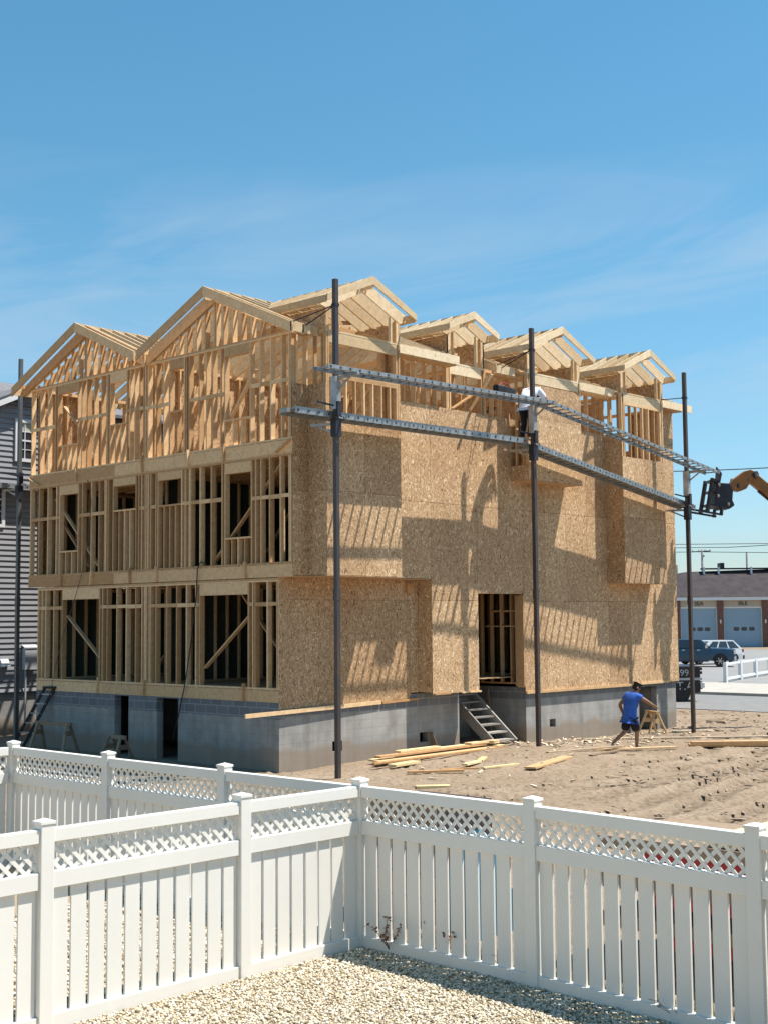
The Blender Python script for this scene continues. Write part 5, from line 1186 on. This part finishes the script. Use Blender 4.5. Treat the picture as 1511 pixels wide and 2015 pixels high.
# vehicles
def vehicle(name, label, cat, loc, rz, paint, L, Wd, secs, cab, glass_side, glass_front, wheels, wr, group, extras=None):
    t = thing(name, label, cat, loc, rz, group); hw = Wd / 2
    def ring(x, z0, z1, w): return [(x, -w, z0), (x, w, z0), (x, w * 1.0, (z0 + z1) / 2), (x, w * 0.95, z1 - 0.06), (x, w * 0.86, z1), (x, -w * 0.86, z1), (x, -w * 0.95, z1 - 0.06), (x, -w, (z0 + z1) / 2)]
    mb = MB(); mb.loft([ring(*s) for s in secs]); part_local('body', mb, paint, t)
    mb = MB(); (xa, xb, xc_, xd, zb, zr) = cab
    A = [(xa, -hw * .92, zb), (xd, -hw * .92, zb), (xd, hw * .92, zb), (xa, hw * .92, zb)]; B = [(xb, -hw * .76, zr), (xc_, -hw * .76, zr), (xc_, hw * .76, zr), (xb, hw * .76, zr)]
    mb.loft([A, B]); c_ = part_local('cabin', mb, paint, t)
    def lerp(a, b, f): return tuple(p + (q - p) * f for p, q in zip(a, b))
    for s, i0, i1 in ((-1, 0, 1), (1, 3, 2)):
        for (f0, f1) in glass_side:
            g = MB(); p = [lerp(lerp(A[i0], A[i1], f0), lerp(B[i0], B[i1], f0), .12), lerp(lerp(A[i0], A[i1], f1), lerp(B[i0], B[i1], f1), .12), lerp(lerp(A[i0], A[i1], f1), lerp(B[i0], B[i1], f1), .88), lerp(lerp(A[i0], A[i1], f0), lerp(B[i0], B[i1], f0), .88)]
            g.prism([(a, b + s * 0.012, c) for a, b, c in p], (0, -s * 0.01, 0)); part_local('side_window', g, 'glass', c_)
    for (i0, i1, nm, sx) in ((1, 2, 'windscreen', 1), (0, 3, 'rear_window', -1)):
        g = MB(); p = [lerp(lerp(A[i0], A[i1], .08), lerp(B[i0], B[i1], .08), .1), lerp(lerp(A[i0], A[i1], .92), lerp(B[i0], B[i1], .92), .1), lerp(lerp(A[i0], A[i1], .92), lerp(B[i0], B[i1], .92), .9), lerp(lerp(A[i0], A[i1], .08), lerp(B[i0], B[i1], .08), .9)]
        g.prism([(a + sx * 0.014, b, c) for a, b, c in p], (-sx * 0.01, 0, 0)); part_local(nm, g, 'glass', c_)
    for x in wheels:
        for s in (-1, 1):
            w_ = MB(); w_.lathe([(wr * .6, 0.02), (wr * .92, 0.0), (wr, 0.05), (wr, 0.2), (wr * .92, 0.25), (wr * .6, 0.23)], (x, s * (hw - 0.1) - 0.125, wr), 'y', 22); wo = part_local('wheel', w_, 'black', t)
            r_ = MB()
            yy = s * (hw + 0.02)
            for k in range(6):
                a = k * math.pi / 3; r_.beam((x, yy, wr), (x + math.cos(a) * wr * .6, yy, wr + math.sin(a) * wr * .6), 0.03, 0.09, up=(0, 1, 0))
            part_local('rim', r_, 'chrome', wo)
            ar = MB(); pts = []
            for k in range(9): a = math.pi * k / 8; pts.append((x + math.cos(a) * wr * 1.25, s * (hw + 0.004), wr + math.sin(a) * wr * 1.25))
            ar.prism(pts, (0, -s * 0.03, 0)); part_local('wheel_arch', ar, 'black', t)
    if extras: extras(t, hw)
    return t
def truck_extra(t, hw):
    part_local('grille', MB().box(2.93, 2.97, -0.62, 0.62, 0.78, 1.16), 'dark_steel', t)
    for z in (0.84, 0.94, 1.04, 1.14): part_local('grille_bar', MB().box(2.965, 2.985, -0.62, 0.62, z, z + 0.035), 'chrome', t)
    part_local('bumper', MB().box(2.88, 3.02, -0.95, 0.95, 0.42, 0.70), 'chrome', t)
    for s in (-1, 1):
        part_local('headlight', MB().box(2.86, 2.96, s * 0.66, s * 0.95, 0.86, 1.14), 'chrome', t)
        part_local('mirror', MB().box(1.0, 1.15, s * (hw + 0.02), s * (hw + 0.22), 1.28, 1.48), 'chrome', t)
        for x in (-0.55, 0.45): part_local('door_handle', MB().box(x, x + 0.2, s * (hw - 0.01), s * (hw + 0.03), 1.12, 1.17), 'chrome', t)
    part_local('running_board', MB().box(-0.9, 1.2, -hw - 0.05, hw + 0.05, 0.36, 0.42), 'dark_steel', t)
TXY = Vector((61.3, 24.9, 0.02))
vehicle('pickup_truck', 'dark blue pickup truck parked at the right edge of the unfinished house', 'pickup truck', TXY + U * -1.05, HR + R(-14), 'truck_blue', 5.9, 2.05,
        [(-2.95, 0.5, 1.22, 0.96), (-2.5, 0.42, 1.25, 1.0), (0.0, 0.42, 1.25, 1.02), (1.4, 0.42, 1.28, 1.02), (2.4, 0.42, 1.25, 1.0), (2.85, 0.45, 1.20, 0.96), (2.95, 0.55, 1.12, 0.88)],
        (-1.25, -0.95, 0.65, 1.42, 1.24, 1.86), [(0.08, 0.46), (0.52, 0.86)], None, (-1.85, 1.95), 0.41, 'cars parked before the garage', truck_extra)
def suv_extra(t, hw):
    for s in (-1, 1): part_local('tail_light', MB().box(-2.36, -2.27, s * 0.66, s * 0.92, 0.85, 1.05), 'red', t)
    part_local('bumper', MB().box(-2.42, -2.3, -0.92, 0.92, 0.36, 0.62), 'dark_steel', t)
    part_local('tailgate_trim', MB().box(-2.37, -2.30, -0.5, 0.5, 0.80, 0.86), 'chrome', t)
    part_local('plate', MB().box(-2.385, -2.36, -0.24, 0.24, 0.66, 0.78), 'letter_white', t)
vehicle('suv', 'silver white SUV parked behind the dark pickup truck', 'SUV', Vector((66.8, 25.6, 0.02)) + U * -2.0, HR + R(200), 'suv_silver', 4.7, 1.92,
        [(-2.35, 0.45, 1.02, 0.86), (-2.2, 0.36, 1.08, 0.94), (0.0, 0.34, 1.08, 0.96), (1.3, 0.36, 1.06, 0.95), (2.1, 0.40, 0.98, 0.90), (2.35, 0.5, 0.85, 0.78)],
        (-2.28, -1.62, 0.25, 1.20, 1.06, 1.70), [(0.06, 0.30), (0.34, 0.60), (0.64, 0.88)], None, (-1.45, 1.4), 0.36, 'cars parked before the garage', suv_extra)
# white rail fence along the far pavement
RFN = thing('rail_fence', 'low white rail fence along the far pavement at the right edge', 'fence', (41.6, 12.5, 0))
d_ = Vector((0.95, 0.30, 0)).normalized(); p0 = Vector((41.6, 12.5, 0.0)); 
prev = None
seq = [Vector((41.6, 12.5, 0)), Vector((45.0, 13.5, 0)), Vector((48.2, 14.3, 0)), Vector((51.4, 15.1, 0)), Vector((54.6, 15.9, 0)), Vector((57.8, 16.7, 0)), Vector((61.0, 17.5, 0))]
for i, p in enumerate(seq):
    part('post', MB().box(p.x - 0.09, p.x + 0.09, p.y - 0.09, p.y + 0.09, 0, 1.05), 'trim_white', RFN, bevel=0.01)
    if i: 
        part('rail', MB().beam(seq[i - 1] + Vector((0, 0, 0.96)), p + Vector((0, 0, 0.96)), 0.07, 0.12), 'trim_white', RFN); part('rail', MB().beam(seq[i - 1] + Vector((0, 0, 0.20)), p + Vector((0, 0, 0.20)), 0.07, 0.13), 'trim_white', RFN)
# black lettered dump trailer on the road
TR = thing('dump_trailer', 'black dump trailer with white lettering parked on the road at the house corner', 'trailer', (26.5, 6.6, 0.012))
tu = Vector((0.66, -0.75, 0)).normalized(); tv = Vector((-tu.y, tu.x, 0)); tc = Vector((26.97, 5.76, 0.012))
def tb2(u0, u1, v0, v1, z0, z1):
    m_ = MB(); o = tc
    m_.prism([o + tu * u0 + tv * v0 + Vector((0, 0, z0)), o + tu * u1 + tv * v0 + Vector((0, 0, z0)), o + tu * u1 + tv * v0 + Vector((0, 0, z1)), o + tu * u0 + tv * v0 + Vector((0, 0, z1))], tv * (v1 - v0)); return m_
part('box', tb2(-3.2, 0.25, 0.0, 1.9, 0.35, 1.42), 'trailer_black', TR, bevel=0.05)
part('box_rail', tb2(-3.2, 0.3, -0.04, 0.0, 0.86, 0.95), 'grey_box', TR)
for z in (0.5, 0.7, 1.1, 1.25): part('end_rib', tb2(0.25, 0.34, 0.1, 1.8, z, z + 0.1), 'dark_steel', TR)
part('end_lamp', tb2(0.25, 0.40, -0.02, 0.12, 0.55, 0.75), 'letter_white', TR)
for u in (-0.5, -1.4):
    rings = [[tc + tu * u + tv * h + Vector((0, 0, 0.33)) + (tu * math.cos(2 * math.pi * j / 18) + Vector((0, 0, 1)) * math.sin(2 * math.pi * j / 18)) * r_ for j in range(18)] for r_, h in ((0.15, -0.02), (0.30, -0.04), (0.33, 0.0), (0.33, 0.2), (0.15, 0.22))]
    m_ = MB(); m_.loft(rings); part('wheel', m_, 'black', TR)
rotT = Matrix(((tu.x, 0, -tv.x, 0), (tu.y, 0, -tv.y, 0), (0, 1, 0, 0), (0, 0, 0, 1)))
text_part('lettering', 'L-S99', 0.36, 'grey_box', TR, Matrix.Translation(tc + tu * -0.62 + tv * -0.012 + Vector((0, 0, 1.14)) - wloc(TR)) @ rotT)
text_part('lettering', 'NT.A', 0.46, 'grey_box', TR, Matrix.Translation(tc + tu * -0.55 + tv * -0.012 + Vector((0, 0, 0.62)) - wloc(TR)) @ rotT)
# utility poles and wires
def upole(p, h, label, arm=True):
    t = thing('utility_pole', label, 'utility pole', (p.x, p.y, 0), group='utility poles behind the garage')
    part('pole', MB().tube([(p.x, p.y, -0.5), (p.x, p.y, h)], 0.17, 10, 0.12), 'utility', t, True)
    if arm:
        a = Vector((p.x, p.y, h - 0.25)); part('crossarm', MB().beam(a - GU * 1.35, a + GU * 1.15 + Vector((0, 0, 0.1)), 0.12, 0.14), 'utility', t)
        m_ = MB()
        for u in (-1.2, -0.4, 0.4, 1.05): m_.tube([a + GU * u + Vector((0, 0, 0.05)), a + GU * u + Vector((0, 0, 0.32))], 0.05, 8)
        part('insulators', m_, 'grey_box', t); part('transformer', MB().tube([a + GU * 0.22 + Vector((0, 0, -0.7)), a + GU * 0.22 + Vector((0, 0, -0.4))], 0.12, 10), 'grey_box', t)
    return t
UPp = CAM + (FW + RT * ((1380 - 755.5) / 2600.47) + UP * (-(1082 - 1007.5) / 2600.47)) * 172
upole(UPp, UPp.z, 'utility pole with crossarm above the left end of the brown roof')
UQ = CAM + (FW + RT * ((1468 - 755.5) / 2600.47) + UP * (-(1086 - 1007.5) / 2600.47)) * 176
upole(UQ, UQ.z, 'plain utility pole above the roof units of the garage', False)
UO = CAM + (FW + RT * ((1331 - 755.5) / 2600.47) + UP * (-(1112 - 1007.5) / 2600.47)) * 165
upole(UO, UO.z, 'dark short pole at the right edge of the unfinished house', False)
def wire(pts, label):
    P = [CAM + (FW + RT * ((x - 755.5) / 2600.47) + UP * (-(y - 1007.5) / 2600.47)) * d for x, y, d in pts]
    Q = []
    for a, b in zip(P[:-1], P[1:]):
        for k in range(8): f = k / 8; Q.append(a.lerp(b, f) - Vector((0, 0, 1)) * 0.5 * f * (1 - f))
    Q.append(P[-1]); single('power_line', MB().tube(Q, 0.045, 5), 'wire', label, 'power line', 'power lines over the garage', loc=P[0])
wire([(500, 1086, 150), (1380, 1086, 172), (2600, 1092, 180)], 'thick level power line crossing the two utility poles')
wire([(500, 1078, 150), (1430, 1077, 168), (1640, 1060, 150), (2600, 1040, 140)], 'middle power line rising to the right above the crossarm pole')
wire([(500, 1074, 165), (1640, 1068, 172), (2600, 1066, 180)], 'faint upper of the power lines close above the poles')
wire([(400, 962, 130), (1290, 928, 120), (1640, 912, 110), (2600, 890, 100)], 'highest single power line passing behind the fork carriage')

# ------------------------------------------------------------------ world, sun, view
wd = bpy.data.worlds.new("World"); SC.world = wd; wd.use_nodes = True
nt = wd.node_tree; L = nt.links; bg = nt.nodes['Background']
SUN = Vector((0.300, -0.300, 0.905)).normalized()
sky = N(nt, 'ShaderNodeTexSky'); sky.sky_type = 'NISHITA'; sky.sun_disc = False
sky.sun_elevation = math.asin(SUN.z); sky.sun_rotation = math.atan2(SUN.x, SUN.y); sky.air_density = 1.0; sky.dust_density = 0.2; sky.ozone_density = 3.0; sky.altitude = 0
tc = N(nt, 'ShaderNodeTexCoord')
def mapn(vec, **kw):
    n = N(nt, 'ShaderNodeMapping'); L.new(vec, n.inputs['Vector'])
    for k, v in kw.items(): n.inputs[k].default_value = v
    return n.outputs[0]
mv = mapn(mapn(mapn(tc.outputs['Generated'], Rotation=(0, 0, R(-43))), Rotation=(R(9), 0, 0)), Scale=(1.0, 2.6, 15.0), Location=(3.1, 0.6, 0.35))
c1 = N(nt, 'ShaderNodeTexNoise'); c1.inputs['Scale'].default_value = 1.5; c1.inputs['Detail'].default_value = 7; c1.inputs['Roughness'].default_value = 0.55; c1.inputs['Distortion'].default_value = 0.6; L.new(mv, c1.inputs['Vector'])
cr = ramp(nt, [(0.42, (0, 0, 0)), (0.74, (1, 1, 1))]); L.new(c1.outputs['Fac'], cr.inputs[0])
sp = N(nt, 'ShaderNodeSeparateXYZ'); L.new(tc.outputs['Generated'], sp.inputs[0])
em = ramp(nt, [(0.02, (0.35, 0.35, 0.35)), (0.12, (0.7, 0.7, 0.7)), (0.22, (1, 1, 1)), (0.28, (0.9, 0.9, 0.9)), (0.34, (0.0, 0.0, 0.0))]); L.new(sp.outputs[2], em.inputs[0])
mu = N(nt, 'ShaderNodeMath', operation='MULTIPLY'); L.new(cr.outputs[0], mu.inputs[0]); L.new(em.outputs[0], mu.inputs[1])
mu2 = N(nt, 'ShaderNodeMath', operation='MULTIPLY'); L.new(mu.outputs[0], mu2.inputs[0]); mu2.inputs[1].default_value = 0.46
hs = N(nt, 'ShaderNodeHueSaturation'); hs.inputs['Hue'].default_value = 0.480; hs.inputs['Saturation'].default_value = 1.2; hs.inputs['Value'].default_value = 1.07; L.new(sky.outputs[0], hs.inputs['Color'])
hz = ramp(nt, [(0.0, (0.66, 0.74, 0.86)), (0.10, (0.84, 0.89, 0.96)), (0.25, (1, 1, 1)), (0.5, (1.06, 1.08, 1.08))]); L.new(sp.outputs[2], hz.inputs[0])
hm = mix(nt, hs.outputs[0], hz.outputs[0], 1.0, 'MULTIPLY')
skc = mix(nt, hm, (4.2, 5.0, 5.9), mu2.outputs[0]); L.new(skc, bg.inputs['Color'])
bg.inputs['Strength'].default_value = 0.084
sl = bpy.data.lights.new('sun', 'SUN'); sl.energy = 5.0; sl.angle = R(0.53); sl.color = (1.0, 0.95, 0.885)
so = bpy.data.objects.new('sun', sl); COL.objects.link(so); so.rotation_euler = (-SUN).to_track_quat('-Z', 'Y').to_euler(); so.location = (0, 0, 40)
SC.view_settings.view_transform = 'Standard'; SC.view_settings.look = 'None'; SC.view_settings.exposure = 0.75; SC.view_settings.gamma = 1.0
SC.render.film_transparent = False
